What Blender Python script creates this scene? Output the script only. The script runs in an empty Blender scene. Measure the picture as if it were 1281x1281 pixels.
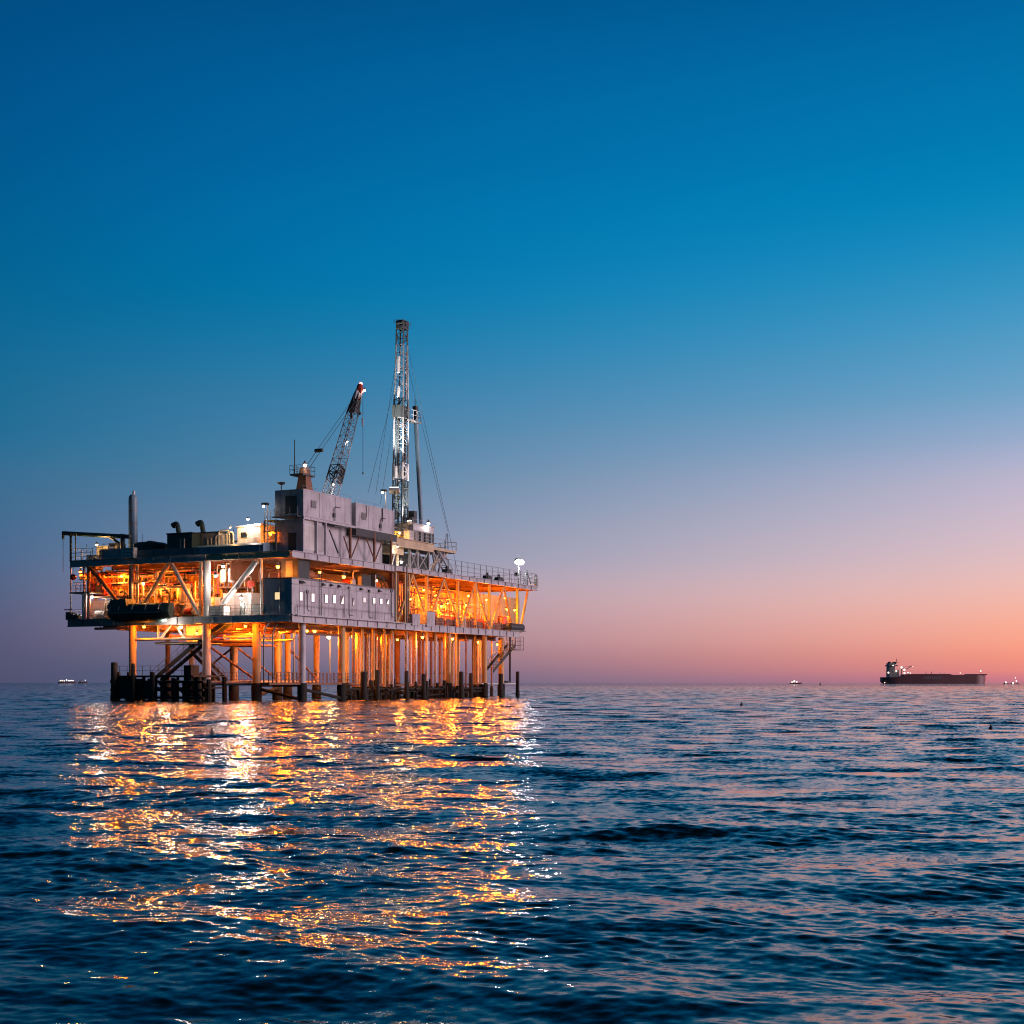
import bpy, math, random
import numpy as np
from mathutils import Vector
random.seed(7)
S = bpy.context.scene
COL = S.collection
RAD = math.radians

# ------------------------------------------------------------------ camera
F, CX, HY, H = 1780.0, 640.5, 854.0, 2.0        # focal length, centre column, horizon row of the photo; eye height (m)
cam = bpy.data.cameras.new('camera'); camo = bpy.data.objects.new('camera', cam); COL.objects.link(camo)
cam.sensor_width = 36; cam.lens = F/1281*36; cam.shift_y = (HY-640.5)/1281
cam.clip_start = .3; cam.clip_end = 60000
camo.location = (0, 0, H); camo.rotation_euler = (RAD(90), 0, 0)
S.camera = camo
S.view_settings.view_transform = 'Standard'; S.view_settings.look = 'None'
S.view_settings.exposure = 0; S.view_settings.gamma = 1

# ------------------------------------------------------------------ platform frame: u along the long side, v along the short side, w up
TH = math.atan2(1780, 840)
U = (math.cos(TH), math.sin(TH)); V = (-math.sin(TH), math.cos(TH))
D0 = 152.0; O = ((365-CX)/F*D0, D0)
def XY(u, v): return (O[0]+u*U[0]+v*V[0], O[1]+u*U[1]+v*V[1])
def W3(u, v, w):
    x, y = XY(u, v); return Vector((x, y, w))
def uR(px, v=0.):                                # survey of the long side: where a photo column meets the plane v
    r = (px-CX)/F
    return (r*(O[1]+v*V[1])-O[0]-v*V[0])/(U[0]-r*U[1])
def vL(px, u=0.):                                # the same for the short side
    r = (px-CX)/F
    return (r*(O[1]+u*U[1])-O[0]-u*U[0])/(V[0]-r*V[1])
def wz(py, u, v): return H+(HY-py)*XY(u, v)[1]/F
def mpp(u, v): return XY(u, v)[1]/F              # metres per photo pixel there

# ------------------------------------------------------------------ mesh builder
class MB:
    def __init__(s): s.v = []; s.f = []
    def add(s, vs, fs):
        n = len(s.v); s.v += [tuple(p) for p in vs]; s.f += [tuple(i+n for i in f) for f in fs]; return s
    def box(s, a0, a1, b0, b1, c0, c1):
        a0, a1 = min(a0, a1), max(a0, a1); b0, b1 = min(b0, b1), max(b0, b1); c0, c1 = min(c0, c1), max(c0, c1)
        return s.add([(a0,b0,c0),(a1,b0,c0),(a1,b1,c0),(a0,b1,c0),(a0,b0,c1),(a1,b0,c1),(a1,b1,c1),(a0,b1,c1)],
                     [(3,2,1,0),(4,5,6,7),(0,1,5,4),(1,2,6,5),(2,3,7,6),(3,0,4,7)])
    def cbox(s, u, v, w0, du, dv, dw): return s.box(u-du/2, u+du/2, v-dv/2, v+dv/2, w0, w0+dw)
    def bar(s, p, q, r, n=8, r2=None):
        p, q = Vector(p), Vector(q); d = (q-p)
        if d.length < 1e-6: return s
        d.normalize(); a = Vector((0,0,1)) if abs(d.z) < .9 else Vector((1,0,0))
        x = d.cross(a).normalized(); y = d.cross(x); r2 = r if r2 is None else r2
        vs = []
        for c, rr in ((p, r), (q, r2)):
            for k in range(n):
                t = 2*math.pi*(k+.5)/n; vs.append(c+x*math.cos(t)*rr+y*math.sin(t)*rr)
        fs = [(k, (k+1) % n, n+(k+1) % n, n+k) for k in range(n)]+[tuple(range(n-1, -1, -1)), tuple(range(n, 2*n))]
        return s.add(vs, fs)
    def tube(s, pts, r, n=8):
        pts = [Vector(p) for p in pts]; rings = []
        up = None
        for i, p in enumerate(pts):
            t = (pts[min(i+1, len(pts)-1)]-pts[max(i-1, 0)]).normalized()
            if up is None:
                up = t.orthogonal().normalized()
            x = (up-t*up.dot(t)).normalized(); up = x; y = t.cross(x)
            rings.append([p+x*math.cos(2*math.pi*k/n)*r+y*math.sin(2*math.pi*k/n)*r for k in range(n)])
        vs = [p for R in rings for p in R]; fs = []
        for i in range(len(pts)-1):
            for k in range(n): fs.append((i*n+k, i*n+(k+1) % n, (i+1)*n+(k+1) % n, (i+1)*n+k))
        fs += [tuple(range(n-1, -1, -1)), tuple((len(pts)-1)*n+k for k in range(n))]
        return s.add(vs, fs)
    def lathe(s, c, prof, n=16):
        vs = []; fs = []
        for r, z in prof:
            for k in range(n):
                t = 2*math.pi*k/n; vs.append((c[0]+r*math.cos(t), c[1]+r*math.sin(t), c[2]+z))
        m = len(prof)
        for i in range(m-1):
            for k in range(n): fs.append((i*n+k, i*n+(k+1) % n, (i+1)*n+(k+1) % n, (i+1)*n+k))
        fs += [tuple(range(n-1, -1, -1)), tuple((m-1)*n+k for k in range(n))]
        return s.add(vs, fs)
    def hcap(s, p, q, r, n=14):                  # horizontal vessel with domed ends
        p, q = Vector(p), Vector(q); d = (q-p); L = d.length; d.normalize()
        x = d.cross(Vector((0,0,1))).normalized(); y = x.cross(d)
        prof = [(.02, -.5), (.5, -.42), (.87, -.22), (1, 0)]
        st = [(a, b*r) for a, b in prof]+[(a, L-b*r) for a, b in prof[::-1]]
        vs = []; fs = []
        for a, z in st:
            for k in range(n):
                t = 2*math.pi*k/n; vs.append(p+d*z+x*math.cos(t)*a*r+y*math.sin(t)*a*r)
        for i in range(len(st)-1):
            for k in range(n): fs.append((i*n+k, i*n+(k+1) % n, (i+1)*n+(k+1) % n, (i+1)*n+k))
        fs += [tuple(range(n-1, -1, -1)), tuple((len(st)-1)*n+k for k in range(n))]
        return s.add(vs, fs)
    def sph(s, c, r, n=10, sz=1.):
        m = n//2+1
        return s.lathe(c, [(max(r*math.sin(math.pi*i/m), r*.03), -r*sz*math.cos(math.pi*i/m)) for i in range(m+1)], n)
    def prism(s, pts, axis, a0, a1):             # outline in the two other axes, extruded along axis (0 u, 1 v, 2 w)
        n = len(pts)
        def P(a, q):
            return (a, q[0], q[1]) if axis == 0 else (q[0], a, q[1]) if axis == 1 else (q[0], q[1], a)
        vs = [P(a0, q) for q in pts]+[P(a1, q) for q in pts]
        fs = [(k, (k+1) % n, n+(k+1) % n, n+k) for k in range(n)]+[tuple(range(n-1, -1, -1)), tuple(range(n, 2*n))]
        return s.add(vs, fs)
    def ibeam(s, p, q, d, wd, t=.06):            # I-beam between two points on one level; depth d downward from the points' height
        p, q = Vector(p), Vector(q); x = (q-p).normalized(); y = Vector((-x.y, x.x, 0))
        for (z0, z1, h) in ((-t, 0, wd/2), (-d, -d+t, wd/2), (-d+t, -t, t/2)):
            vs = [c+y*sg*h+Vector((0,0,z)) for z in (z0, z1) for c, sg in ((p,-1),(q,-1),(q,1),(p,1))]
            s.add(vs, [(3,2,1,0),(4,5,6,7),(0,1,5,4),(1,2,6,5),(2,3,7,6),(3,0,4,7)])
        return s
    def lattice(s, p, q, h0, h1, ax, bays, rc, rb, n=5):   # four chords + bracing; half sizes h0 at p to h1 at q
        p, q = Vector(p), Vector(q); d = (q-p).normalized(); x = Vector(ax); x = (x-d*x.dot(d)).normalized(); y = d.cross(x)
        cor = [(-1,-1),(1,-1),(1,1),(-1,1)]
        def C(k, t):
            c = p.lerp(q, t); h = h0+(h1-h0)*t
            return c+x*cor[k][0]*h+y*cor[k][1]*h
        for k in range(4): s.bar(C(k,0), C(k,1), rc, n)
        for b in range(bays):
            t0, t1 = b/bays, (b+1)/bays
            for k in range(4):
                j = (k+1) % 4
                s.bar(C(k,t1), C(j,t1), rb, 4)
                if (b+k) % 2: s.bar(C(k,t0), C(j,t1), rb, 4)
                else: s.bar(C(j,t0), C(k,t1), rb, 4)
        return s

BASE = {}
def root_of(o):
    while o.parent: o = o.parent
    return o
def set_tags(o, label=None, cat=None, group=None, kind=None):
    if label: o['label'] = label
    if cat: o['category'] = cat
    if group: o['group'] = group
    if kind: o['kind'] = kind
    return o
def thing(name, label, cat, base, group=None, frame='rig'):
    o = bpy.data.objects.new(name, None); COL.objects.link(o); o.empty_display_size = .5
    if frame == 'rig':
        o.location = W3(*base); o.rotation_euler = (0, 0, TH)
    else: o.location = Vector(base)
    BASE[o.name] = Vector(base)
    return set_tags(o, label, cat, group)
def part(name, mb, mat, parent, label=None, smooth=True):
    b = BASE[root_of(parent).name]
    me = bpy.data.meshes.new(name)
    me.from_pydata([(p[0]-b[0], p[1]-b[1], p[2]-b[2]) for p in mb.v], [], mb.f)
    me.materials.append(mat)
    if smooth:
        me.polygons.foreach_set('use_smooth', [True]*len(me.polygons)); me.set_sharp_from_angle(angle=.7)
    me.update()
    o = bpy.data.objects.new(name, me); COL.objects.link(o); o.parent = parent
    if label: o['label'] = label
    return o
def copy_tree(o, parent=None):
    c = o.copy(); COL.objects.link(c); c.parent = parent
    if o.name in BASE: BASE[c.name] = BASE[o.name].copy()
    for ch in list(o.children): copy_tree(ch, c)
    return c

# ------------------------------------------------------------------ materials
def mat(name, col, rough=.55, metal=0., dirt=.35, dirtcol=(.10,.05,.025), streak=True, scale=1.):
    m = bpy.data.materials.new(name); m.use_nodes = True; N = m.node_tree.nodes; L = m.node_tree.links
    b = N['Principled BSDF']; b.inputs['Roughness'].default_value = rough; b.inputs['Metallic'].default_value = metal
    tc = N.new('ShaderNodeTexCoord')
    mp = N.new('ShaderNodeMapping'); mp.inputs['Scale'].default_value = (scale, scale, scale*(.22 if streak else 1)); L.new(tc.outputs['Object'], mp.inputs['Vector'])
    n1 = N.new('ShaderNodeTexNoise'); n1.inputs['Scale'].default_value = 2.2; n1.inputs['Detail'].default_value = 6; n1.inputs['Roughness'].default_value = .65
    L.new(mp.outputs[0], n1.inputs['Vector'])
    r1 = N.new('ShaderNodeMapRange'); r1.inputs['From Min'].default_value = .52; r1.inputs['From Max'].default_value = .74; r1.inputs['To Max'].default_value = dirt
    L.new(n1.outputs['Fac'], r1.inputs['Value'])
    n2 = N.new('ShaderNodeTexNoise'); n2.inputs['Scale'].default_value = .6*scale; n2.inputs['Detail'].default_value = 3; L.new(tc.outputs['Object'], n2.inputs['Vector'])
    hs = N.new('ShaderNodeMapRange'); hs.inputs['From Min'].default_value = .3; hs.inputs['From Max'].default_value = .7
    hs.inputs['To Min'].default_value = .82; hs.inputs['To Max'].default_value = 1.12; L.new(n2.outputs['Fac'], hs.inputs['Value'])
    mul = N.new('ShaderNodeMix'); mul.data_type = 'RGBA'; mul.blend_type = 'MULTIPLY'; mul.inputs['Factor'].default_value = 1
    mul.inputs['A'].default_value = (*col, 1); L.new(hs.outputs[0], mul.inputs['B'])
    mx = N.new('ShaderNodeMix'); mx.data_type = 'RGBA'; L.new(r1.outputs[0], mx.inputs['Factor'])
    L.new(mul.outputs['Result'], mx.inputs['A']); mx.inputs['B'].default_value = (*dirtcol, 1)
    L.new(mx.outputs['Result'], b.inputs['Base Color'])
    bp = N.new('ShaderNodeBump'); bp.inputs['Strength'].default_value = .1; bp.inputs['Distance'].default_value = .02
    L.new(n1.outputs['Fac'], bp.inputs['Height']); L.new(bp.outputs[0], b.inputs['Normal'])
    return m
def glow(name, col, strength):
    m = bpy.data.materials.new(name); m.use_nodes = True; b = m.node_tree.nodes['Principled BSDF']
    b.inputs['Base Color'].default_value = (.8,.8,.8,1); b.inputs['Emission Color'].default_value = (*col, 1); b.inputs['Emission Strength'].default_value = strength
    return m
M = dict(
    white=mat('white_paint', (.66,.64,.62), .45, dirt=.45, dirtcol=(.2,.11,.06)),
    grey=mat('grey_paint', (.42,.41,.41), .5, dirt=.5, dirtcol=(.14,.08,.05)),
    wall=mat('wall_paint', (.52,.51,.54), .5, dirt=1.0, dirtcol=(.24,.18,.17)),
    steel=mat('steel_paint', (.22,.22,.22), .5, dirt=.6, dirtcol=(.1,.05,.03)),
    dark=mat('dark_paint', (.045,.055,.055), .55, dirt=.4, dirtcol=(.05,.03,.02)),
    green=mat('green_paint', (.035,.075,.07), .5, dirt=.4, dirtcol=(.03,.025,.02)),
    blue=mat('blue_paint', (.18,.30,.38), .45, dirt=.35, dirtcol=(.05,.05,.05)),
    red=mat('red_paint', (.42,.05,.03), .5, dirt=.5, dirtcol=(.12,.04,.03)),
    rust=mat('rusty_steel', (.26,.12,.07), .75, dirt=.6, dirtcol=(.07,.03,.02)),
    lamplit_amber=mat('lamplit_orange_coat', (.62,.39,.16), .5, dirt=.22, dirtcol=(.2,.08,.03)),  # orange lamplight put into the coat of the lit legs, pipes and trusses
    lamplit_ochre=mat('lamplit_wall_ochre', (.55,.36,.14), .6, dirt=.45, dirtcol=(.2,.07,.02)),  # sodium glow put into the colour of the fire walls
    yellow=mat('yellow_paint', (.62,.42,.06), .5, dirt=.4, dirtcol=(.15,.07,.03)),
    sand=mat('light_paint', (.60,.47,.30), .5, dirt=.22, dirtcol=(.2,.1,.05)),
    growth=mat('marine_growth', (.018,.016,.012), .85, dirt=.7, dirtcol=(.03,.035,.02), streak=False, scale=3.),
    timber=mat('tarred_timber', (.025,.022,.02), .8, dirt=.5, dirtcol=(.05,.04,.03)),
    cable=mat('cable_steel', (.05,.05,.05), .5),
    glass=mat('dark_glass', (.02,.03,.035), .1, dirt=.1),
    hull=mat('hazed_ship_hull', (.22,.10,.11), .5, dirt=.7, dirtcol=(.28,.09,.075), scale=.05),  # hull colour lightened and reddened to stand for haze
    lit=glow('lit_window', (1,.80,.72), 1.15), lity=glow('lit_yellow_window', (1,.72,.35), .95), litdim=glow('dim_window', (1,.75,.72), .55),
    sodium=glow('sodium_bulb', (1,.36,.05), 6), white_b=glow('white_bulb', (1,.93,.90), 7), warm_b=glow('warm_bulb', (1,.66,.30), 7),
    flood_b=glow('flood_lens', (.95,.97,1), 9), red_b=glow('red_beacon', (1,.30,.25), 4), ship_b=glow('ship_light', (1,.82,.68), 2.2),
)
# ------------------------------------------------------------------ sky (world): dusk, glow low on the right
SUN_AZ, SUN_EL = 62., 5.
def lin(c): return tuple(((x/255)/12.92 if x/255 <= .04045 else ((x/255+.055)/1.055)**2.4) for x in c)
world = bpy.data.worlds.new('World'); S.world = world; world.use_nodes = True
N = world.node_tree.nodes; L = world.node_tree.links; N.clear()
out = N.new('ShaderNodeOutputWorld'); bg = N.new('ShaderNodeBackground'); L.new(bg.outputs[0], out.inputs[0])
tc = N.new('ShaderNodeTexCoord'); sp = N.new('ShaderNodeSeparateXYZ'); L.new(tc.outputs['Generated'], sp.inputs[0])
def math_(op, a, b=None, clamp=False):
    n = N.new('ShaderNodeMath'); n.operation = op; n.use_clamp = clamp
    for i, x in enumerate((a, b)):
        if x is None: continue
        if isinstance(x, (int, float)): n.inputs[i].default_value = x
        else: L.new(x, n.inputs[i])
    return n.outputs[0]
el = math_('MULTIPLY', math_('ARCSINE', sp.outputs['Z']), 180/math.pi)
az = math_('MULTIPLY', math_('ARCTAN2', sp.outputs['X'], sp.outputs['Y']), 180/math.pi)
t = math_('DIVIDE', el, 60., True)
def ramp(rows, tail):
    n = N.new('ShaderNodeValToRGB'); cr = n.color_ramp; cr.interpolation = 'B_SPLINE'
    pts = [(math.degrees(math.atan((HY-y)/1815))/60, lin(c)) for y, c in rows]+[(e/60, lin(c)) for e, c in tail]
    pts.sort(key=lambda p: p[0])
    while len(cr.elements) < len(pts): cr.elements.new(.5)
    for e, (p, c) in zip(cr.elements, pts): e.position = min(p, 1); e.color = (*c, 1)
    L.new(t, n.inputs[0]); return n.outputs[0]
tail = [(33, (0,52,86)), (42, (0,30,48)), (60, (0,14,24))]
rL = ramp([(854,(78,80,110)),(800,(92,90,121)),(750,(88,99,132)),(700,(78,106,143)),(600,(55,110,147)),(550,(34,110,150)),(400,(0,104,150)),(200,(0,86,144)),(0,(0,76,132))], tail)
rC = ramp([(854,(118,107,134)),(830,(156,120,136)),(800,(182,140,149)),(750,(192,163,173)),(700,(163,162,184)),(600,(115,146,176)),(500,(72,136,177)),(400,(18,130,178)),(300,(0,122,178)),(200,(0,112,170)),(0,(0,90,150))], tail)
rR = ramp([(854,(188,116,140)),(840,(236,134,126)),(805,(255,162,130)),(750,(243,187,173)),(700,(222,190,195)),(650,(204,186,203)),(600,(184,180,205)),(560,(152,171,204)),(500,(106,162,198)),(400,(58,151,197)),(300,(0,136,188)),(200,(0,125,180)),(0,(0,97,160))], tail)
rB = ramp([(854,(34,64,80)),(750,(34,78,100)),(600,(22,80,110)),(400,(4,64,104)),(0,(0,42,76))], [(36,(0,28,48)),(50,(0,16,28)),(60,(0,10,18))])
s = math_('DIVIDE', az, 19.8)
s = math_('MINIMUM', math_('MAXIMUM', s, -1.1), 1.25)
def wgt(expr, colr):
    m = N.new('ShaderNodeMix'); m.data_type = 'RGBA'; m.blend_type = 'MULTIPLY'; m.inputs['Factor'].default_value = 1; m.clamp_result = False
    L.new(colr, m.inputs['A']); cb = N.new('ShaderNodeCombineXYZ')
    for k in range(3): L.new(expr, cb.inputs[k])
    L.new(cb.outputs[0], m.inputs['B']); return m.outputs['Result']
wLs = math_('MULTIPLY', math_('MULTIPLY', s, math_('SUBTRACT', s, 1)), .5)
wRs = math_('MULTIPLY', math_('MULTIPLY', s, math_('ADD', s, 1)), .5)
wCs = math_('SUBTRACT', 1., math_('MULTIPLY', s, s))
def addc(a, b):
    n = N.new('ShaderNodeVectorMath'); n.operation = 'ADD'; L.new(a, n.inputs[0]); L.new(b, n.inputs[1]); return n.outputs[0]
front = addc(addc(wgt(wLs, rL), wgt(wCs, rC)), wgt(wRs, rR))
mxn = N.new('ShaderNodeVectorMath'); mxn.operation = 'MAXIMUM'; L.new(front, mxn.inputs[0]); mxn.inputs[1].default_value = (0,.001,.002); front = mxn.outputs[0]
# away from the glow the dusk sky falls to the dark side
dist = math_('ABSOLUTE', math_('SUBTRACT', az, 40.))
mr = N.new('ShaderNodeMapRange'); mr.interpolation_type = 'SMOOTHSTEP'; mr.inputs['From Min'].default_value = 62; mr.inputs['From Max'].default_value = 104; L.new(dist, mr.inputs['Value'])
mm = N.new('ShaderNodeMix'); mm.data_type = 'RGBA'; L.new(mr.outputs[0], mm.inputs['Factor']); L.new(front, mm.inputs['A']); L.new(rB, mm.inputs['B'])
# a little of the physical sky on top, sun just at the horizon
sky = N.new('ShaderNodeTexSky'); sky.sky_type = 'NISHITA'; sky.sun_disc = False
sky.sun_elevation = RAD(.3); sky.sun_rotation = RAD(SUN_AZ); sky.ozone_density = 3
skm = N.new('ShaderNodeVectorMath'); skm.operation = 'SCALE'; skm.inputs['Scale'].default_value = .004; L.new(sky.outputs[0], skm.inputs[0])
tot = addc(mm.outputs['Result'], skm.outputs[0])
L.new(tot, bg.inputs['Color']); bg.inputs['Strength'].default_value = 1.0

sun = bpy.data.lights.new('afterglow', 'SUN'); sun.energy = 2.5; sun.angle = RAD(28); sun.color = (1,.69,.75)
suno = bpy.data.objects.new('afterglow', sun); COL.objects.link(suno)
AZ = RAD(100); EL = RAD(9)
suno.rotation_euler = Vector((-math.sin(AZ)*math.cos(EL), -math.cos(AZ)*math.cos(EL), -math.sin(EL))).to_track_quat('-Z', 'Y').to_euler()
suno.location = (60, 120, 60)

# ------------------------------------------------------------------ sea
def make_water():
    rng = np.random.default_rng(11)
    r = [.6, 2.5, 4.5]
    x = 5.6
    while x < 900:
        r.append(x); x += max(.015, min(x*x/(1423*H)*.6, .0030*x))
    k = 1.05
    while x < 40000: r.append(x); x *= k; k = min(k*1.02, 1.3)
    r = np.array(r, dtype=np.float32)
    core = np.radians(np.arange(-33, 33.001, .045)); 
    outer = np.radians(np.concatenate([np.arange(-180, -33, 1.5)[:-1], ])) 
    ang = np.concatenate([outer, core, -outer[::-1][:-1] if True else []]).astype(np.float32)
    ang = np.unique(ang)
    na, nr = len(ang), len(r)
    R, A = np.meshgrid(r, ang, indexing='ij')
    X = (R*np.sin(A)).astype(np.float32); Y = (R*np.cos(A)).astype(np.float32)
    Z = np.zeros_like(X); DX = np.zeros_like(X); DY = np.zeros_like(X)
    dr = np.gradient(r); dr[:6] = dr[6]
    nw = 190
    lam = np.exp(np.linspace(np.log(.10), np.log(11.), nw))*np.exp(rng.normal(0, .03, nw))
    Zf = np.zeros_like(X)
    for i in range(nw):
        l = lam[i]
        s_ = SLOPE*np.exp(-(np.log(l/4.2)**2)/(2*.55**2)) + MID*np.exp(-(np.log(l/.95)**2)/(2*.6**2)) + FINE*np.exp(-(np.log(l/.20)**2)/(2*.6**2))
        a = s_*l/(2*math.pi)*1.35
        th = math.radians(WDIR)+rng.normal(0, RAD(24 if l > 2 else 40))
        kx, ky = math.sin(th)*2*math.pi/l, math.cos(th)*2*math.pi/l
        ph = rng.uniform(0, 2*math.pi)
        att = np.clip(l/np.maximum(dr, .022*R[:, 0]*0+dr)/3.0-.6, 0, 1)   # fade what the rows cannot carry
        nmax = int(np.argmax(att <= 0)) if (att <= 0).any() else nr
        if nmax <= 3: continue
        att = np.clip(att[:nmax], 0, 1)[:, None].astype(np.float32)
        att[:2] *= .3
        arg = (kx*X[:nmax]+ky*Y[:nmax]+ph).astype(np.float32)
        c = np.cos(arg); sn = np.sin(arg)
        if l < 1.7: Zf[:nmax] += a*att*c
        else: Z[:nmax] += a*att*c
        DX[:nmax] -= a*att*sn*math.sin(th)*.85; DY[:nmax] -= a*att*sn*math.cos(th)*.85
    G = np.zeros_like(X)                         # gusts: some patches rougher, some smoother
    for i in range(14):
        l = rng.uniform(4, 26); th = rng.uniform(-.9, .9)
        G += np.cos((X*math.sin(th)*.6+Y*math.cos(th))*2*math.pi/l+rng.uniform(0, 6.28)).astype(np.float32)
    Z += Zf*np.clip(.95+.13*G, .6, 1.5)
    q_ = Y*math.cos(.2)+X*math.sin(.2)           # one longer swell train rolling in
    Z += (.058*np.exp(-(R/16)**2)*np.cos(2*math.pi*(q_-10.9)/5.1)).astype(np.float32)
    # side skirts are coarse: calm them so that they do not spike
    calm = np.clip((np.radians(33.5)-np.abs(A))/np.radians(1.), 0, 1)
    Z *= calm; DX *= calm; DY *= calm
    co = np.stack([X+DX, Y+DY, Z], -1).reshape(-1, 3).astype(np.float32)
    i0 = (np.arange(nr-1)[:, None]*na+np.arange(na)[None, :])
    nxt = np.roll(np.arange(na), -1)
    i1 = (np.arange(nr-1)[:, None]*na+nxt[None, :])
    q = np.stack([i0, i1, i1+na, i0+na], -1).reshape(-1, 4)[:, ::-1]
    cen = np.array([[0, 0, 0]], dtype=np.float32); co = np.concatenate([co, cen]); ci = len(co)-1
    tri = np.stack([np.full(na, ci), nxt, np.arange(na)], -1)
    me = bpy.data.meshes.new('water')
    me.vertices.add(len(co)); me.vertices.foreach_set('co', co.ravel())
    nl = q.size+tri.size
    me.loops.add(nl); me.loops.foreach_set('vertex_index', np.concatenate([q.ravel(), tri.ravel()]).astype(np.int32))
    me.polygons.add(len(q)+len(tri))
    ls = np.concatenate([np.arange(len(q))*4, q.size+np.arange(len(tri))*3]).astype(np.int32)
    me.polygons.foreach_set('loop_start', ls)
    me.polygons.foreach_set('use_smooth', np.ones(len(q)+len(tri), dtype=bool))
    me.update(); me.validate()
    at = me.attributes.new('ripple', 'FLOAT', 'POINT')
    rip = np.interp(r, [0, 6, 12, 25, 60, 150, 400, 2000, 40000], RIP)
    at.data.foreach_set('value', np.concatenate([np.repeat(rip, na), [0]]).astype(np.float32))
    m = bpy.data.materials.new('sea_water'); m.use_nodes = True; N = m.node_tree.nodes; L = m.node_tree.links
    b = N['Principled BSDF']; b.inputs['Base Color'].default_value = (.0008,.007,.009,1); b.inputs['IOR'].default_value = 1.33
    b.inputs['Roughness'].default_value = .045
    tc = N.new('ShaderNodeTexCoord')
    def nz(scale, sx, sy, amp, rot):
        mp = N.new('ShaderNodeMapping'); mp.inputs['Scale'].default_value = (sx, sy, 1); mp.inputs['Rotation'].default_value = (0, 0, RAD(rot)); L.new(tc.outputs['Object'], mp.inputs['Vector'])
        n = N.new('ShaderNodeTexNoise'); n.inputs['Scale'].default_value = scale; n.inputs['Detail'].default_value = 3; n.inputs['Roughness'].default_value = .6; n.noise_dimensions = '2D'
        L.new(mp.outputs[0], n.inputs['Vector'])
        sb = N.new('ShaderNodeVectorMath'); sb.operation = 'SUBTRACT'; L.new(n.outputs['Color'], sb.inputs[0]); sb.inputs[1].default_value = (.5,.5,.5)
        ml = N.new('ShaderNodeVectorMath'); ml.operation = 'MULTIPLY'; L.new(sb.outputs[0], ml.inputs[0]); ml.inputs[1].default_value = (amp*.55, amp, 0)
        return ml.outputs[0]
    a1 = nz(1.1, .45, 1, 1.0, -WDIR); a2 = nz(9., .6, 1, .8, WDIR)
    ad = N.new('ShaderNodeVectorMath'); ad.operation = 'ADD'; L.new(a1, ad.inputs[0]); L.new(a2, ad.inputs[1])
    an = N.new('ShaderNodeAttribute'); an.attribute_name = 'ripple'
    sc = N.new('ShaderNodeVectorMath'); sc.operation = 'SCALE'; L.new(ad.outputs[0], sc.inputs[0]); L.new(an.outputs['Fac'], sc.inputs['Scale'])
    g = N.new('ShaderNodeNewGeometry')
    a3 = N.new('ShaderNodeVectorMath'); a3.operation = 'ADD'; L.new(g.outputs['Normal'], a3.inputs[0]); L.new(sc.outputs[0], a3.inputs[1])
    nm = N.new('ShaderNodeVectorMath'); nm.operation = 'NORMALIZE'; L.new(a3.outputs[0], nm.inputs[0])
    L.new(nm.outputs[0], b.inputs['Normal'])
    me.materials.append(m)
    o = bpy.data.objects.new('water', me); COL.objects.link(o); o['kind'] = 'structure'; o['label'] = 'dark blue rippled sea at dusk with orange light reflections'
    return o
SLOPE, MID, FINE, WDIR = .0088, .0064, .0135, 12.
RIP = [.2, .3, .45, .65, .9, 1.1, 1.5, 1.8, 1.8]
make_water()
# ------------------------------------------------------------------ levels of the platform
ZL0, ZL1 = 8.5, 9.3           # lower deck, underside and top
ZU0, ZU1 = 15.4, 16.1         # upper deck
UEND, UROOF = uR(650, 0), uR(672, 0)
VL, VU = vL(85, 0), vL(88, 0)
UB, VB = 20., 12.5            # the deep block ends at UB, the long arm is VB wide
rig = thing('offshore_platform', 'two-deck steel oil platform on tubular legs, glowing orange over the dark sea', 'oil platform', (0, 0, 0))

def railing(mb, pts, h=1.1, step=1.5, r=.03, rails=3):
    pts = [Vector(p) for p in pts]
    for a, b in zip(pts, pts[1:]):
        n = max(1, round((b-a).length/step))
        for i in range(n+1):
            c = a.lerp(b, i/n); mb.bar(c, c+Vector((0,0,h)), r, 4)
        for k in range(1, rails+1):
            z = Vector((0,0,h*k/rails)); mb.bar(a+z, b+z, r*.8, 4)
    return mb

# decks
mb = MB(); mb.box(.12, UB, .12, VL, ZL1-.12, ZL1); mb.box(UB+.003, UEND, .12, VB, ZL1-.12, ZL1-.002)
part('lower_deck', mb, M['steel'], rig)
mb = MB(); mb.box(.12, UB, .12, VU, ZU1-.1, ZU1); mb.box(UB+.003, UROOF, .12, VB, ZU1-.1, ZU1-.002)
part('upper_deck', mb, M['steel'], rig)
def edge(name, p, q, d, m, wd=.34, stiff=2.2):
    mb = MB(); mb.ibeam(p, q, d, wd, .07)
    p, q = Vector(p), Vector(q); n = int((q-p).length/stiff); x = (q-p).normalized(); y = Vector((-x.y, x.x, 0))
    for i in range(1, n):
        c = p.lerp(q, i/n)
        mb.add([c+y*a*wd*.42+x*b*.02+Vector((0,0,z)) for z in (-d+.071, -.071) for a, b in ((-1,-1),(1,-1),(1,1),(-1,1))],
               [(3,2,1,0),(4,5,6,7),(0,1,5,4),(1,2,6,5),(2,3,7,6),(3,0,4,7)])
    return part(name, mb, m, rig)
edge('edge_beam', (0, 0, ZL1+.02), (UEND, 0, ZL1+.02), .86, M['wall'])
edge('edge_beam', (-.02, .2, ZL1+.02), (-.02, vL(243), ZL1+.02), .8, M['white'])
edge('edge_beam', (-.02, vL(243)+.05, ZL1+.02), (-.02, VL, ZL1+.02), .86, M['steel'])
edge('edge_beam', (0, 0, ZU1+.05), (uR(493), 0, ZU1+.05), .75, M['wall'])
edge('edge_beam', (uR(493)+.05, 0, ZU1+.05), (UROOF, 0, ZU1+.05), .62, M['wall'])
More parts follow.
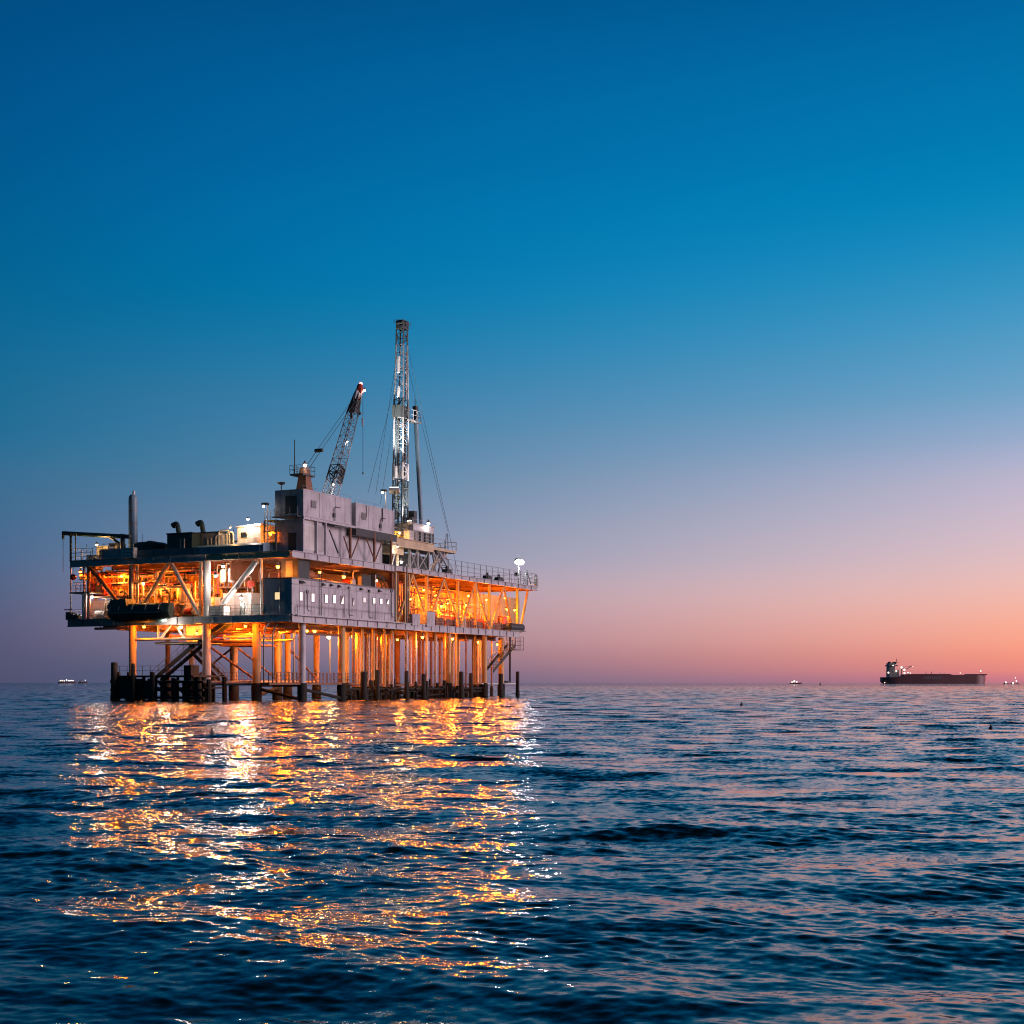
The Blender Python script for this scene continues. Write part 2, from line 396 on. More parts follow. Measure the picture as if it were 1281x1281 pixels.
edge('edge_beam', (-.02, .2, ZU1+.05), (-.02, vL(258), ZU1+.05), .72, M['sand'])
edge('edge_beam', (-.02, vL(258)+.05, ZU1+.05), (-.02, VU, ZU1+.05), .78, M['grey'])
for i in range(16):                              # joists under the decks
    u = 2+(UEND-3)*i/15
    mb = MB(); mb.ibeam((u, .2, ZL1-.13), (u, VL-.3 if u < UB else VB-.2, ZL1-.13), .6, .25); part('joist', mb, M['rust'], rig)
for i in range(14):
    u = 2+(UROOF-3)*i/13
    mb = MB(); mb.ibeam((u, .2, ZU1-.11), (u, VU-.3 if u < UB else VB-.2, ZU1-.11), .5, .22); part('joist', mb, M['rust'], rig)
for v in (3.6, 8., 12., 18., 24.):
    mb = MB(); mb.ibeam((.4, v, ZL1-.75), (UEND-.5 if v < VB else UB-.3, v, ZL1-.75), .55, .3); part('girder', mb, M['rust'], rig)

# legs with dark marine growth in the splash zone
def leg(u, v, r, m, top=ZL0, growth=1.95, flare=0.):
    mb = MB(); mb.bar((u, v, growth-.3), (u, v, top), r, 18)
    for z in (growth+2.6, growth+4.4): mb.bar((u, v, z), (u, v, z+.09), r+.035, 18)
    o = part('leg', mb, m, rig)
    mb = MB(); mb.lathe((u, v, 0), [(r+.10+flare, -2.5), (r+.12+flare, .2), (r+.14+flare*.4, growth-.5), (r+.07, growth)], 18)
    part('marine_growth', mb, M['growth'], o)
for px, hw, u, m in ((166, 4.6, .8, 'lamplit_amber'), (258.5, 5.4, .6, 'white'), (321, 5.2, 2.4, 'lamplit_amber'), (240, 3.6, 8, 'grey'), (292.5, 5, 9, 'lamplit_amber'), (210, 3, 14, 'rust'), (112, 2.2, 9, 'rust')):
    if px == 112: continue
    v = vL(px, u); leg(u, v, hw*mpp(u, v), M[m])
for px, hw, v, m in ((347, 4, 12., 'lamplit_amber'), (360, 3.6, 12.2, 'lamplit_amber'), (378, 4.6, 1., 'wall'), (396, 3.7, 11.8, 'lamplit_amber'), (427.5, 4.6, 1.2, 'lamplit_amber'), (434, 3, 4.4, 'lamplit_amber'), (497, 3.6, 11, 'rust'), (561, 3.6, 1., 'lamplit_amber'), (606, 3.4, 1.0, 'lamplit_amber'), (627, 3.6, 3.0, 'lamplit_amber'), (597, 2.6, 8., 'lamplit_amber')):
    u = uR(px, v); leg(u, v, hw*mpp(u, v), M[m], flare=.12 if v > 11 else 0)
# conductors: the close rank of well pipes
CONDS = [(442, 1.6, 2.2, 'rust'), (446, 2, 5, 'lamplit_amber'), (453.5, 1.9, 2.2, 'lamplit_amber'), (461, 2, 5, 'wall'), (467, 1.9, 2.2, 'lamplit_amber'), (474.5, 2, 4, 'rust'), (481, 2, 2.2, 'lamplit_amber'), (486, 2.3, 6, 'lamplit_amber'), (491, 1.6, 2.2, 'wall'), (508.5, 2, 2.2, 'wall'), (513.5, 1.8, 5, 'wall'), (520, 1.7, 2.2, 'wall'), (524.5, 2.1, 4.5, 'rust'), (534, 2, 2.2, 'wall'), (539.5, 1.5, 6, 'rust'), (545, 1.9, 2.2, 'wall'), (550.5, 1.9, 5, 'rust'), (556, 2.2, 2.2, 'lamplit_amber'), (566, 1.7, 5, 'lamplit_amber'), (570.5, 1.7, 2.2, 'lamplit_amber'), (583, 1., 2.2, 'rust'), (592, 1.8, 4, 'lamplit_amber'), (601, 1.4, 6, 'wall'), (615, 1., 7, 'rust'), (449.5, 1.7, 7, 'lamplit_amber'), (457.5, 1.6, 7, 'rust'), (464, 1.6, 7, 'lamplit_amber'), (470.5, 1.7, 7, 'lamplit_amber'), (477.5, 1.6, 7.5, 'lamplit_amber'), (484, 1.5, 7.5, 'rust'), (529, 1.7, 7, 'rust'), (559, 1.9, 6, 'lamplit_amber'), (573.5, 1.5, 6.5, 'lamplit_amber'), (594.5, 1.8, 2.2, 'lamplit_amber'), (517, 1.5, 7, 'rust')]
for i, (px, hw, v, m) in enumerate(CONDS):
    u = uR(px, v); r = hw*mpp(u, v)
    mb = MB(); mb.bar((u, v, 1.3), (u, v, ZL0), r, 12)
    for z in (3.2, 5.6+.4*(i % 3)): mb.bar((u, v, z), (u, v, z+.14), r+.05, 12)
    o = part('conductor_pipe', mb, M[m], rig)
    mb = MB(); mb.lathe((u, v, 0), [(r+.12, -2), (r+.13, 1.2), (r+.05, 1.5)], 12); part('marine_growth', mb, M['growth'], o)
# bracing just above the water, and black members in the splash zone
def brace(p, q, r, m, n=10, name='brace'): mb = MB(); mb.bar(p, q, r, n); return part(name, mb, m, rig)
vA, vB_ = vL(258.5, .6), vL(321, 2.4)
brace((.7, vA, 1.95), (2.4, vB_, 1.95), .26, M['wall']); brace((.7, vA, 1.95), (9, vL(292.5, 9), 1.95), .2, M['rust'])
brace((2.4, vB_, 1.75), (uR(378, 1), 1, 1.75), .2, M['rust'])
brace((2.4, vB_, .5), (uR(347, 12), 12, 1.4), .2, M['growth']); brace((2.4, vB_, 1.4), (uR(378, 1), 1, .1), .18, M['growth'])
brace((uR(378, 1), 1, 1.3), (uR(427.5, 1.2), 1.2, .2), .18, M['growth'])
for a, b, v in ((427.5, 520, 1.4), (520, 606, 1.2)):
    brace((uR(a, v), v, 1.2), (uR(b, v), v, 1.25), .15, M['growth']); brace((uR(a, v), v, .3), (uR(b, v), v, .9), .12, M['growth'])
for a, b in ((442, 470), (470, 500), (500, 534), (534, 570), (570, 600)):
    brace((uR(a, 2.6), 2.6, .1), (uR(b, 2.6), 2.6, 1.4), .16, M['growth'])
for a, b in ((166, 210),): brace((.8, vL(166, .8), 6.9), (.8, vL(258.5, .8), 6.9), .16, M['sand'])
brace((.8, vA, 7.4), (uR(378,1), 1, 7.9), .12, M['rust'])
brace((9, vL(292.5, 9), 6.6), (9, vL(240, 9), 6.6), .2, M['rust'])
brace((2.4, vB_, 6.55), (.7, vA, 6.55), .2, M['rust'])
# more low bracing and a catwalk painted as lamplit among the short-side legs
brace((.7, vA, 6.2), (2.4, vB_, 2.2), .13, M['rust']); brace((8, vL(240, 8), 2.2), (9, vL(292.5, 9), 6.2), .13, M['rust'])
brace((9, vL(292.5, 9), 6.4), (uR(347, 12), 12, 2.4), .13, M['rust']); brace((9, vL(292.5, 9), 2.1), (uR(347, 12), 12, 2.1), .16, M['lamplit_amber'])
brace((uR(347, 12), 12, 2.1), (uR(396, 11.8), 11.8, 2.1), .16, M['lamplit_amber']); brace((uR(360, 12.2), 12.2, 6.3), (uR(396, 11.8), 11.8, 2.4), .12, M['rust'])
brace((uR(378, 1), 1, 7.4), (uR(427.5, 1.2), 1.2, 7.4), .13, M['rust'])
mb = MB(); mb.box(5.2, 6.2, vL(325, 5.6), vL(246, 5.6), 1.85, 2.02); part('walkway', mb, M['lamplit_amber'], rig)
part('railing', railing(MB(), [(5.2, vL(325, 5.2), 2.02), (5.2, vL(246, 5.2), 2.02)], 1.1, .8, .04), M['rust'], rig)
# the boot-level walkway with its railing
u0, u1 = uR(331, 1.5), uR(440, 1.5)
mb = MB(); mb.box(u0, u1, .9, 2.1, 1.78, 2.0); part('walkway', mb, M['rust'], rig)
part('railing', railing(MB(), [(u0, .95, 2.0), (u1, .95, 2.0)], 1.1, .75, .04), M['rust'], rig)
part('railing', railing(MB(), [(u0, 2.05, 2.0), (u1, 2.05, 2.0)], 1.1, .75, .04), M['rust'], rig)
rq = random.Random(9)
for i in range(30):                              # old stubs and clamps overgrown in the splash zone
    px = 438+i*5.6+rq.uniform(-2, 2); v = rq.uniform(.2, 2.6); u = uR(px, v); h = rq.uniform(.7, 2.5)
    mb = MB(); mb.bar((u, v, -1), (u+rq.uniform(-.25, .25), v, h), rq.uniform(.14, .34), 7, rq.uniform(.1, .3))
    if i % 3 == 0: mb.bar((u-.8, v, h*.6), (u+.8, v, h*.6+rq.uniform(-.4, .4)), rq.uniform(.12, .25), 6)
    part('stub_pile', mb, M['growth'], rig)
u0, u1 = uR(598, 1.5), uR(641, 1.5)
mb = MB(); mb.box(u0, u1, .9, 2.1, 1.78, 1.95); part('walkway', mb, M['white'], rig)
u0, u1 = uR(440, 4), uR(600, 4)
mb = MB(); mb.box(u0, u1, 3.4, 4.6, 1.6, 1.85); part('walkway', mb, M['rust'], rig)
part('railing', railing(MB(), [(u0, 3.4, 1.85), (u1, 3.4, 1.85)], 1.1, 1.2, .028), M['steel'], rig)

# trusses of the long side (front and rear)
tops = [519, 558, 597, 633]; bots = [500, 539, 579, 616, 645]
for v in (.35, VB-.4):
    for i, t_ in enumerate(tops):
        ut = uR(t_)
        for b_ in (bots[i], bots[i+1]):
            ub = uR(b_); mb = MB(); mb.bar((ut, v, ZU0), (ub, v, ZL1), .17, 10); part('truss_brace', mb, M['lamplit_amber'], rig)
    for px in (498, 509, 514, 537, 575.5, 598, 615, 650):
        mb = MB(); mb.box(uR(px)-.15, uR(px)+.15, v-.15, v+.15, ZL1+.003, ZU0); part('truss_post', mb, M['lamplit_amber'], rig)
    mb = MB(); mb.bar((uR(663), v, ZU0), (uR(653.5), v, ZL1), .2, 10); part('truss_brace', mb, M['lamplit_amber'], rig)
# trusses of the short side
def lbrace(p0, p1, r, m, u=.3):
    (x0, y0), (x1, y1) = p0, p1; v0, v1 = vL(x0, u), vL(x1, u)
    mb = MB(); mb.bar((u, v0, wz(y0, u, v0)), (u, v1, wz(y1, u, v1)), r, 10); part('truss_brace', mb, m, rig)
lbrace((211, 705), (177, 762), .24, M['sand']); lbrace((214, 704), (249, 768), .24, M['wall']); lbrace((321, 702), (279, 755), .3, M['white']); lbrace((112, 709), (150, 756), .24, M['rust'])
for px, w_, m in ((259, 4.6, 'white'), (327, 1.6, 'white'), (164, 2.8, 'steel'), (105, 1.2, 'wall'), (111, 2.2, 'rust'), (88.5, .8, 'wall'), (251, 2, 'sand'), (172, 1.5, 'sand')):
    v = vL(px, .3); r = w_*mpp(.3, v); mb = MB(); mb.bar((.3, v, ZL1+.003), (.3, v, ZU0), r, 14); part('column', mb, M[m], rig)
for u in (6, 12):
    for px in (120, 150, 190, 230, 300):
        v = vL(px, u); mb = MB(); mb.box(u-.14, u+.14, v-.14, v+.14, ZL1+.003, ZU0); part('column', mb, M['sand'], rig)
# fire walls that close off the back of both process areas
mb = MB(); mb.box(13.4, 13.6, VB-2, VL-1.2, ZL1+.003, ZU0-.003)
for i in range(18): mb.box(13.32, 13.397, VB-1.5+i*(VL-VB)/18, VB-1.42+i*(VL-VB)/18, ZL1+.1, ZU0-.1)
part('fire_wall', mb, M['lamplit_ochre'], rig)
mb = MB(); a, b = uR(494, 9.5), uR(650, 9.5); mb.box(a, b, 9.5, 9.7, ZL1+.003, ZU0-.003)
for i in range(1, 22): mb.box(a+(b-a)*i/22, a+(b-a)*i/22+.09, 9.42, 9.497, ZL1+.1, ZU0-.1)
part('fire_wall', mb, M['lamplit_ochre'], rig)
mb = MB(); mb.box(1.5, uR(492, 9), 9.0, 9.15, 13.3, ZU0-.003); part('wind_wall', mb, M['rust'], rig)
mb = MB(); mb.box(5., 13.3, VL-1.35, VL-1.2, 12.2, ZU0-.003); part('fire_wall', mb, M['lamplit_ochre'], rig)
mb = MB(); mb.box(5., 5.15, vL(158, 5), vL(112, 5), ZL1+.003, ZL1+2.5); part('wind_wall', mb, M['white'], rig)
for p_, q_ in ((533, 556), (558, 577), (580, 603), (606, 634)):
    mb = MB(); mb.box(uR(p_, 1), uR(q_, 1), 1., 1.06, ZL1+.003, ZL1+1.05)
    for f in range(5): x_ = uR(p_, 1)+(uR(q_, 1)-uR(p_, 1))*f/4; mb.box(x_-.05, x_+.05, .92, .997, ZL1+.003, ZL1+1.2)
    part('bulwark', mb, M['rust'], rig)
# dark panels between the quarters and the truss
mb = MB(); mb.box(uR(496.5), uR(507), 1.0, 1.2, ZL1+.003, ZU0-.003)
for px in (498, 502, 506): mb.box(uR(px)-.07, uR(px)+.07, .85, .997, ZL1+.1, ZU0-.1)
part('wind_wall', mb, M['rust'], rig)
# pipework
def pipe(pts, r, m='sand', n=8):
    mb = MB(); mb.tube(pts, r, n)
    a, b = Vector(pts[0]), Vector(pts[-1])
    for c, d in ((pts[0], pts[1]), (pts[-1], pts[-2])):
        c, d = Vector(c), Vector(d); x = (d-c).normalized(); mb.bar(c, c+x*.09, r*1.7, n)
    part('pipe', mb, M[m], rig)
rr = random.Random(3)
for i in range(34):                              # short-side process area
    u = rr.uniform(1.2, 9.5); v0 = rr.uniform(VB-1, VL-7); L_ = rr.uniform(3, 9); w = rr.uniform(ZL1+1.2, ZU0-.5); r = rr.choice((.06, .08, .11, .16))
    v1 = min(v0+L_, VL-1.5); m = rr.choice(('sand', 'sand', 'white', 'rust', 'red', 'yellow'))
    dz = rr.uniform(.8, 2.5)*(-1 if w > 12.2 else 1)
    pipe([(u, v0, w+dz), (u, v0, w+.2*(1 if dz > 0 else -1)), (u, v0+.2, w), (u, v1-.2, w), (u, v1, w-.2), (u, v1, max(ZL1+.1, w-rr.uniform(.8, 3)))], r, m)
for i in range(40):                              # long-side wellhead area
    v = rr.uniform(1.4, 8); u0 = rr.uniform(uR(506), UEND-9); L_ = rr.uniform(3, 11); w = rr.uniform(ZL1+.6, ZU0-.6); r = rr.choice((.06, .08, .1, .15))
    u1 = min(u0+L_, UEND-1); m = rr.choice(('sand', 'yellow', 'white', 'rust', 'red'))
    dz = rr.uniform(.6, 2.2)*(-1 if w > 12.2 else 1)
    pipe([(u0, v, w+dz), (u0, v, w+.2*(1 if dz > 0 else -1)), (u0+.2, v, w), (u1-.2, v, w), (u1, v, w-.2), (u1, v, max(ZL1+.1, w-rr.uniform(.8, 3)))], r, m)
for i in range(44):                              # cable trays, stanchions and racks that crowd the short-side bay
    u = rr.uniform(.8, 7); v0 = rr.uniform(VB-3.5, VL-5); w = rr.uniform(ZL1+.4, ZU0-.3); L_ = rr.uniform(1.5, 6)
    mb = MB()
    if i % 3 == 0: mb.box(u-.18, u+.18, v0, v0+L_, w, w+.06); [mb.bar((u, v0+L_*f, w), (u, v0+L_*f, ZU0), .025, 4) for f in (.1, .9)]; nm = 'cable_tray'
    elif i % 3 == 1: mb.box(u-.06, u+.06, v0-.06, v0+.06, ZL1+.003, rr.uniform(ZL1+2, ZU0)); mb.box(u-.3, u+.3, v0-.35, v0+.35, w-.3 if w > ZL1+1 else ZL1+.7, w+.2 if w > ZL1+1 else ZL1+1.3); nm = 'instrument_stand'
    else: railing(mb, [(u, v0, ZL1+(2.6 if i % 2 else 0)), (u, v0+L_, ZL1+(2.6 if i % 2 else 0))], 1.1, .7, .03); nm = 'handrail'
    part(nm, mb, M[rr.choice(('dark', 'rust', 'steel', 'dark', 'sand'))], rig)
for i in range(36):                              # the same crowd in the long-side bay
    v = rr.uniform(.9, 6); u0 = rr.uniform(uR(510), UEND-7); w = rr.uniform(ZL1+.4, ZU0-.6); L_ = rr.uniform(1.5, 7)
    mb = MB()
    if i % 3 == 0: mb.box(u0, u0+L_, v-.18, v+.18, w, w+.06); [mb.bar((u0+L_*f, v, w), (u0+L_*f, v, ZU0), .025, 4) for f in (.1, .9)]; nm = 'cable_tray'
    elif i % 3 == 1: h_ = rr.uniform(.8, 2.2); mb.box(u0-.5, u0+.5, v-.35, v+.35, ZL1+.003, ZL1+h_); mb.bar((u0, v, ZL1+h_), (u0, v, ZL1+h_+rr.uniform(.4, 2)), .07, 6); nm = 'instrument_stand'
    else: railing(mb, [(u0, v, ZL1+(2.4 if i % 2 else 0)), (u0+L_, v, ZL1+(2.4 if i % 2 else 0))], 1.1, .7, .03); nm = 'handrail'
    part(nm, mb, M[rr.choice(('dark', 'rust', 'red', 'dark', 'sand'))], rig)
for i in range(30):                              # thin risers and tubing that fill the short-side bay
    u = rr.uniform(1., 4.5); v = rr.uniform(VB-1.5, VL-3); z0 = rr.choice((ZL1, ZL1, ZL1+2.6)); z1 = rr.uniform(z0+1.5, ZU0); mb = MB(); mb.bar((u, v, z0), (u, v, z1), rr.choice((.04, .06, .09)), 6)
    for k in range(rr.randint(1, 3)): z_ = rr.uniform(z0+.3, z1-.2); mb.bar((u, v-.16, z_), (u, v+.16, z_), .1, 8)
    if i % 2: mb.bar((u, v, z1-.05), (u, v+rr.uniform(.6, 2.4), z1-.05), .05, 6)
    part('riser', mb, M[rr.choice(('sand', 'yellow', 'sand', 'rust'))], rig)
for i in range(9):                               # roof of the quarters
    v = rr.uniform(2.5, 7.5); w = rr.uniform(13.5, 15.2); u0 = rr.uniform(1, 9)
    pipe([(u0, v, 13.2), (u0, v, w-.2), (u0+.2, v, w), (u0+rr.uniform(5, 12), v, w)], rr.choice((.07, .1, .15)), rr.choice(('sand', 'rust', 'steel')))
for i in range(12):                              # under the lower deck
    u = rr.uniform(1.5, 8); v0 = rr.uniform(3, 14); w = rr.uniform(6.7, 8.0)
    pipe([(u, v0, 8.4), (u, v0, w+.2), (u, v0+.2, w), (u, v0+rr.uniform(3, 8), w)], rr.choice((.07, .1, .15)), rr.choice(('sand', 'rust', 'red')))
# sub-cellar platform hung under the deck
u0 = 1.0; va, vb = vL(258, u0), vL(194, u0)
mb = MB(); mb.box(u0, 8, va, vb, 6.35, 6.6); part('cellar_deck', mb, M['sand'], rig)
for p0, p1 in (((198, 782), (198, 801)), ((231, 782), (231, 801)), ((200, 800), (214, 782)), ((231, 800), (219, 782))):
    v0, v1 = vL(p0[0], u0), vL(p1[0], u0); brace((u0, v0, wz(p0[1], u0, v0)), (u0, v1, wz(p1[1], u0, v1)), .12, M['white'], name='hanger')
mb = MB(); mb.box(4.0, 4.15, vL(256, 4), vL(233, 4), 6.603, 8.5); part('wind_wall', mb, M['sand'], rig)
mb = MB(); mb.box(4.0, 4.15, vL(322, 4), vL(262, 4), 6.3, 6.5); mb.box(3.9, 8, vL(322, 4), vL(275, 4), 6.1, 6.297); part('cellar_deck', mb, M['rust'], rig)
# stairs down to the sea
def stairs(p, q, wd, axis):
    p, q = Vector(p), Vector(q); y = Vector(axis).normalized()*wd/2; d = q-p
    mb = MB()
    for sgn in (-1, 1):
        mb.add([p+y*sgn*k+Vector((0,0,z)) for z in (-.42, .12) for k in (.94, 1.06)]+[q+y*sgn*k+Vector((0,0,z)) for z in (-.42, .12) for k in (.94, 1.06)],
               [(0,1,3,2),(4,6,7,5),(0,4,5,1),(2,3,7,6),(0,2,6,4),(1,5,7,3)])
    n = max(4, int(abs(d.z)/.22)); x = Vector((d.x, d.y, 0)).normalized()
    for i in range(n):
        c = p.lerp(q, (i+.5)/n); mb.add([c+y*a*.94+x*b*.13+Vector((0,0,z)) for z in (-.03, .02) for a, b in ((-1,-1),(1,-1),(1,1),(-1,1))],
               [(3,2,1,0),(4,5,6,7),(0,1,5,4),(1,2,6,5),(2,3,7,6),(3,0,4,7)])
    o = part('staircase', mb, M['dark'], rig)
    mb = MB()
    for sgn in (-1, 1):
        a, b = p+y*sgn, q+y*sgn
        for h in (.5, 1.05): mb.bar(a+Vector((0,0,h)), b+Vector((0,0,h)), .03, 4)
        for i in range(8): c = a.lerp(b, i/7); mb.bar(c, c+Vector((0,0,1.05)), .028, 4)
    part('handrail', mb, M['steel'], o)
def pL(px, py, u): v = vL(px, u); return (u, v, wz(py, u, v))
def pR(px, py, v): u = uR(px, v); return (u, v, wz(py, u, v))
stairs(pL(287, 776, 1.6), pL(252, 802, 1.6), 1.3, (1, 0, 0)); stairs(pL(250, 804, 2.2), pL(197, 849, 2.2), 1.5, (1, 0, 0)); stairs(pL(244, 814, 5), pL(280, 850, 5), 1.4, (1, 0, 0))
stairs(pR(640, 805, 2.5), pR(612, 838, 2.5), 1.3, (0, 1, 0))
# railings round the upper deck and the lower deck
part('railing', railing(MB(), [(uR(562), .1, ZU1), (UROOF-.1, .1, ZU1), (UROOF-.1, VB-.2, ZU1)], 1.9, 1.9, .04), M['steel'], rig)
part('railing', railing(MB(), [(.1, vL(128), ZU1), (.1, VU-.1, ZU1), (8, VU-.1, ZU1)], 1.4, 1.5, .035), M['steel'], rig)
part('railing', railing(MB(), [(-.05, vL(262), ZL1), (-.05, vL(328), ZL1)], 1.15, 1.3, .03), M['dark'], rig)
part('railing', railing(MB(), [(.1, vL(136), ZL1), (.1, VL-.1, ZL1), (8, VL-.1, ZL1)], 1.15, 1.4, .03), M['grey'], rig)
part('railing', railing(MB(), [(.6, -.32, ZL1+.02), (uR(505), -.32, ZL1+.02)], .95, 2.6, .025, 1), M['dark'], rig)
mb = MB(); mb.box(.4, uR(505), -.45, -.18, ZL1-.1, ZL1+.01); part('side_walk', mb, M['wall'], rig)
part('railing', railing(MB(), [(uR(512), .05, ZL1+.05), (UEND-.2, .05, ZL1+.05)], 1.1, 2.2, .03), M['steel'], rig)
# small balcony on the short side's outer end
v0, v1 = vL(113, -.6), vL(87, -.6); w = wz(741, 0, vL(100))
mb = MB(); mb.box(-.6, 2, v0, v1, w-.15, w); part('balcony', mb, M['dark'], rig)
part('railing', railing(MB(), [(-.55, v0, w), (-.55, v1-.05, w), (2, v1-.05, w)], 1.1, 1., .03), M['grey'], rig)
for px in (104, 107, 111.5): v = vL(px, -.2); mb = MB(); mb.bar((-.2, v, ZL1), (-.2, v, w-.15), .14, 8); part('riser', mb, M['white'], rig)
mb = MB(); mb.bar(pR(494.5, 775, -.5), pR(494.5, 697, -.5), .1, 8); part('riser', mb, M['steel'], rig)
mb = MB(); mb.bar(pR(509, 778, -.5), pR(509, 706, -.5), .1, 8); part('riser', mb, M['steel'], rig)
# outrigger gangway slung below the short side's outer end
v0, v1 = vL(160, .5), vL(119, .5); w = wz(785, .5, vL(140, .5))
mb = MB(); mb.bar((.5, v0, w-.1), (.5, v1, w-.1), .16, 8); mb.bar((.5, v0, w+.3), (.5, v1+.8, w+.3), .05, 6)
for i in range(4): v = v0+(v1-v0)*(i+.3)/4; mb.bar((.5, v, w), (.5, v, ZL0), .05, 6)
part('outrigger', mb, M['steel'], rig)
# drop pipe and foot at the far end
u = uR(638, .6); mb = MB(); mb.bar((u, .6, 2.0), (u, .6, ZL0), .14, 8); mb.box(u-1.6, u+.1, .45, .75, 2.0, 2.25); part('riser', mb, M['dark'], rig)
for i, (px, v, w0, w1) in enumerate(((352, 9, 2, 8.4), (413, 4, 3, 8.4), (368, 7, 2, 8.4), (330, 2, 2, 8.3), (341, 3, 2, 8.3))):
    u = uR(px, v); mb = MB(); mb.tube([(u, v, w0), (u, v, w1-1.2), (u+.3, v, w1-.4), (u+.9, v, w1)], .09, 6); part('riser', mb, M['steel'], rig)
# ------------------------------------------------------------------ living quarters
qU1, qV1, qT = uR(493.3), vL(330), 13.15
q = thing('living_quarters', 'long pinkish grey accommodation block with a row of small lit windows on the lower deck', 'building', (0, 0, ZL1))
mb = MB(); mb.box(0, qU1, 0, qV1, ZL1+.025, qT)
for i in range(1, 15): mb.box(qU1*i/15-.03, qU1*i/15+.03, -.025, -.003, ZL1+.1, qT-.1)
part('wall', mb, M['wall'], q)
mb = MB(); mb.box(-.12, qU1+.1, -.12, qV1+.1, qT+.003, qT+.12); part('roof', mb, M['steel'], q)
def rwin(px, py, w_, h_, v, m, cut=False):
    u = uR(px, v); k = mpp(u, v); z = wz(py, u, v); a, b = w_*k/2/.9*1.0, h_*k/2
    fr = MB(); fr.box(u-a-.07, u+a+.07, v-.05, v-.027, z-b-.07, z+b+.07)
    f = part('window', fr, M['steel'], q)
    pn = MB()
    if cut: pn.prism([(u-a, z-b), (u+a, z-b), (u+a, z+b)], 1, v-.07, v-.053)
    else: pn.box(u-a, u+a, v-.07, v-.053, z-b, z+b)
    part('pane', pn, M[m], f)
for px, py, w_, h_, m, c in ((376.2, 746.1, 5, 10, 'lit', 0), (391, 747.7, 5.4, 10, 'lit', 0), (407.7, 749, 5.2, 10, 'lit', 0), (417.9, 749.6, 5.2, 10, 'lit', 0), (427.7, 750.8, 4.8, 9.5, 'lit', 1), (441.8, 753, 2.6, 8, 'litdim', 1), (455.5, 750.6, 5, 6, 'litdim', 0), (467.8, 751.6, 5, 6.6, 'lit', 0), (476.4, 752.4, 4.6, 6.6, 'lit', 0), (484.4, 752.8, 4.6, 6, 'lit', 1)):
    rwin(px, py, w_, h_, 0, m, c)
v = vL(347.5); z = wz(745.5, 0, v); k = mpp(0, v)
mb = MB(); mb.box(-.05, -.005, v-3.9*k-.07, v+3.9*k+.07, z-4.6*k-.07, z+4.6*k+.07); f = part('window', mb, M['steel'], q)
mb = MB(); mb.box(-.075, -.053, v-3.7*k, v+3.7*k, z-4.4*k, z+4.4*k); part('pane', mb, M['lity'], f)
for px, py in ((377, 728), (403.5, 731), (413.7, 731.8), (423.5, 733.3), (451, 736.8), (473.8, 739)):
    u = uR(px); z = wz(py, u, 0)
    mb = MB(); s_ = .42 if px == 377 else .22
    mb.prism([(-.003, z-.12), (-.3, z-.16), (-.3, z-.1), (-.003, z+.16)], 0, u-s_, u+s_); part('vent_hood', mb, M['dark'], q)
for px in (380, 430, 469):
    mb = MB(); u = uR(px); mb.bar((u, -.09, ZL1+.1), (u, -.09, qT-1.2), .03, 6); part('drain_pipe', mb, M['steel'], q)
mb = MB(); v = vL(351); mb.box(-.06, -.003, v-.45, v+.45, ZL1+.03, ZL1+2.0) if False else mb.bar((-.1, v, ZL1), (-.1, v, qT), .05, 6); part('drain_pipe', mb, M['steel'], q)

for px, y0, y1, m_ in ((384, 742, 762, 'steel'), (436, 737, 768, 'steel'), (461, 741, 771, 'dark'), (489, 741, 770, 'steel')):
    u = uR(px); mb = MB(); mb.tube([(u, -.08, wz(y0, u, 0)), (u, -.08, wz(y1, u, 0)), (u+.25, -.08, wz(y1, u, 0)-.15), (u+.9, -.08, wz(y1, u, 0)-.15)], .035, 5); mb.box(u-.18, u+.18, -.16, -.003, wz(y0, u, 0), wz(y0, u, 0)+.3); part('conduit', mb, M[m_], q)
mb = MB(); mb.box(0, qU1, -.06, -.003, qT-.62, qT-.5); mb.box(0, qU1, -.05, -.003, ZL1+1.1, ZL1+1.16); part('cable_tray', mb, M['grey'], q)
mb = MB(); u = uR(399.5)
for s_ in (-.22, .22): mb.bar((u+s_, -.14, ZL1+.1), (u+s_, -.14, qT+.9), .03, 5)
for i in range(15): mb.bar((u-.22, -.14, ZL1+.3+i*.3), (u+.22, -.14, ZL1+.3+i*.3), .02, 4)
part('ladder', mb, M['dark'], q)
# dark stair house on the quarters' roof corner
t = thing('stair_house', 'dark steel stair house standing on the corner roof of the accommodation block', 'stair house', (1.2, 1, qT))
mb = MB(); mb.box(uR(378), uR(378)+2.2, .5, vL(352, uR(378)), qT+.125, ZU0-.003); part('wall', mb, M['dark'], t)
mb = MB(); mb.box(uR(378)-.04, uR(378)-.003, 1.2, 2.1, qT+.15, qT+2.1); part('door', mb, M['steel'], t)

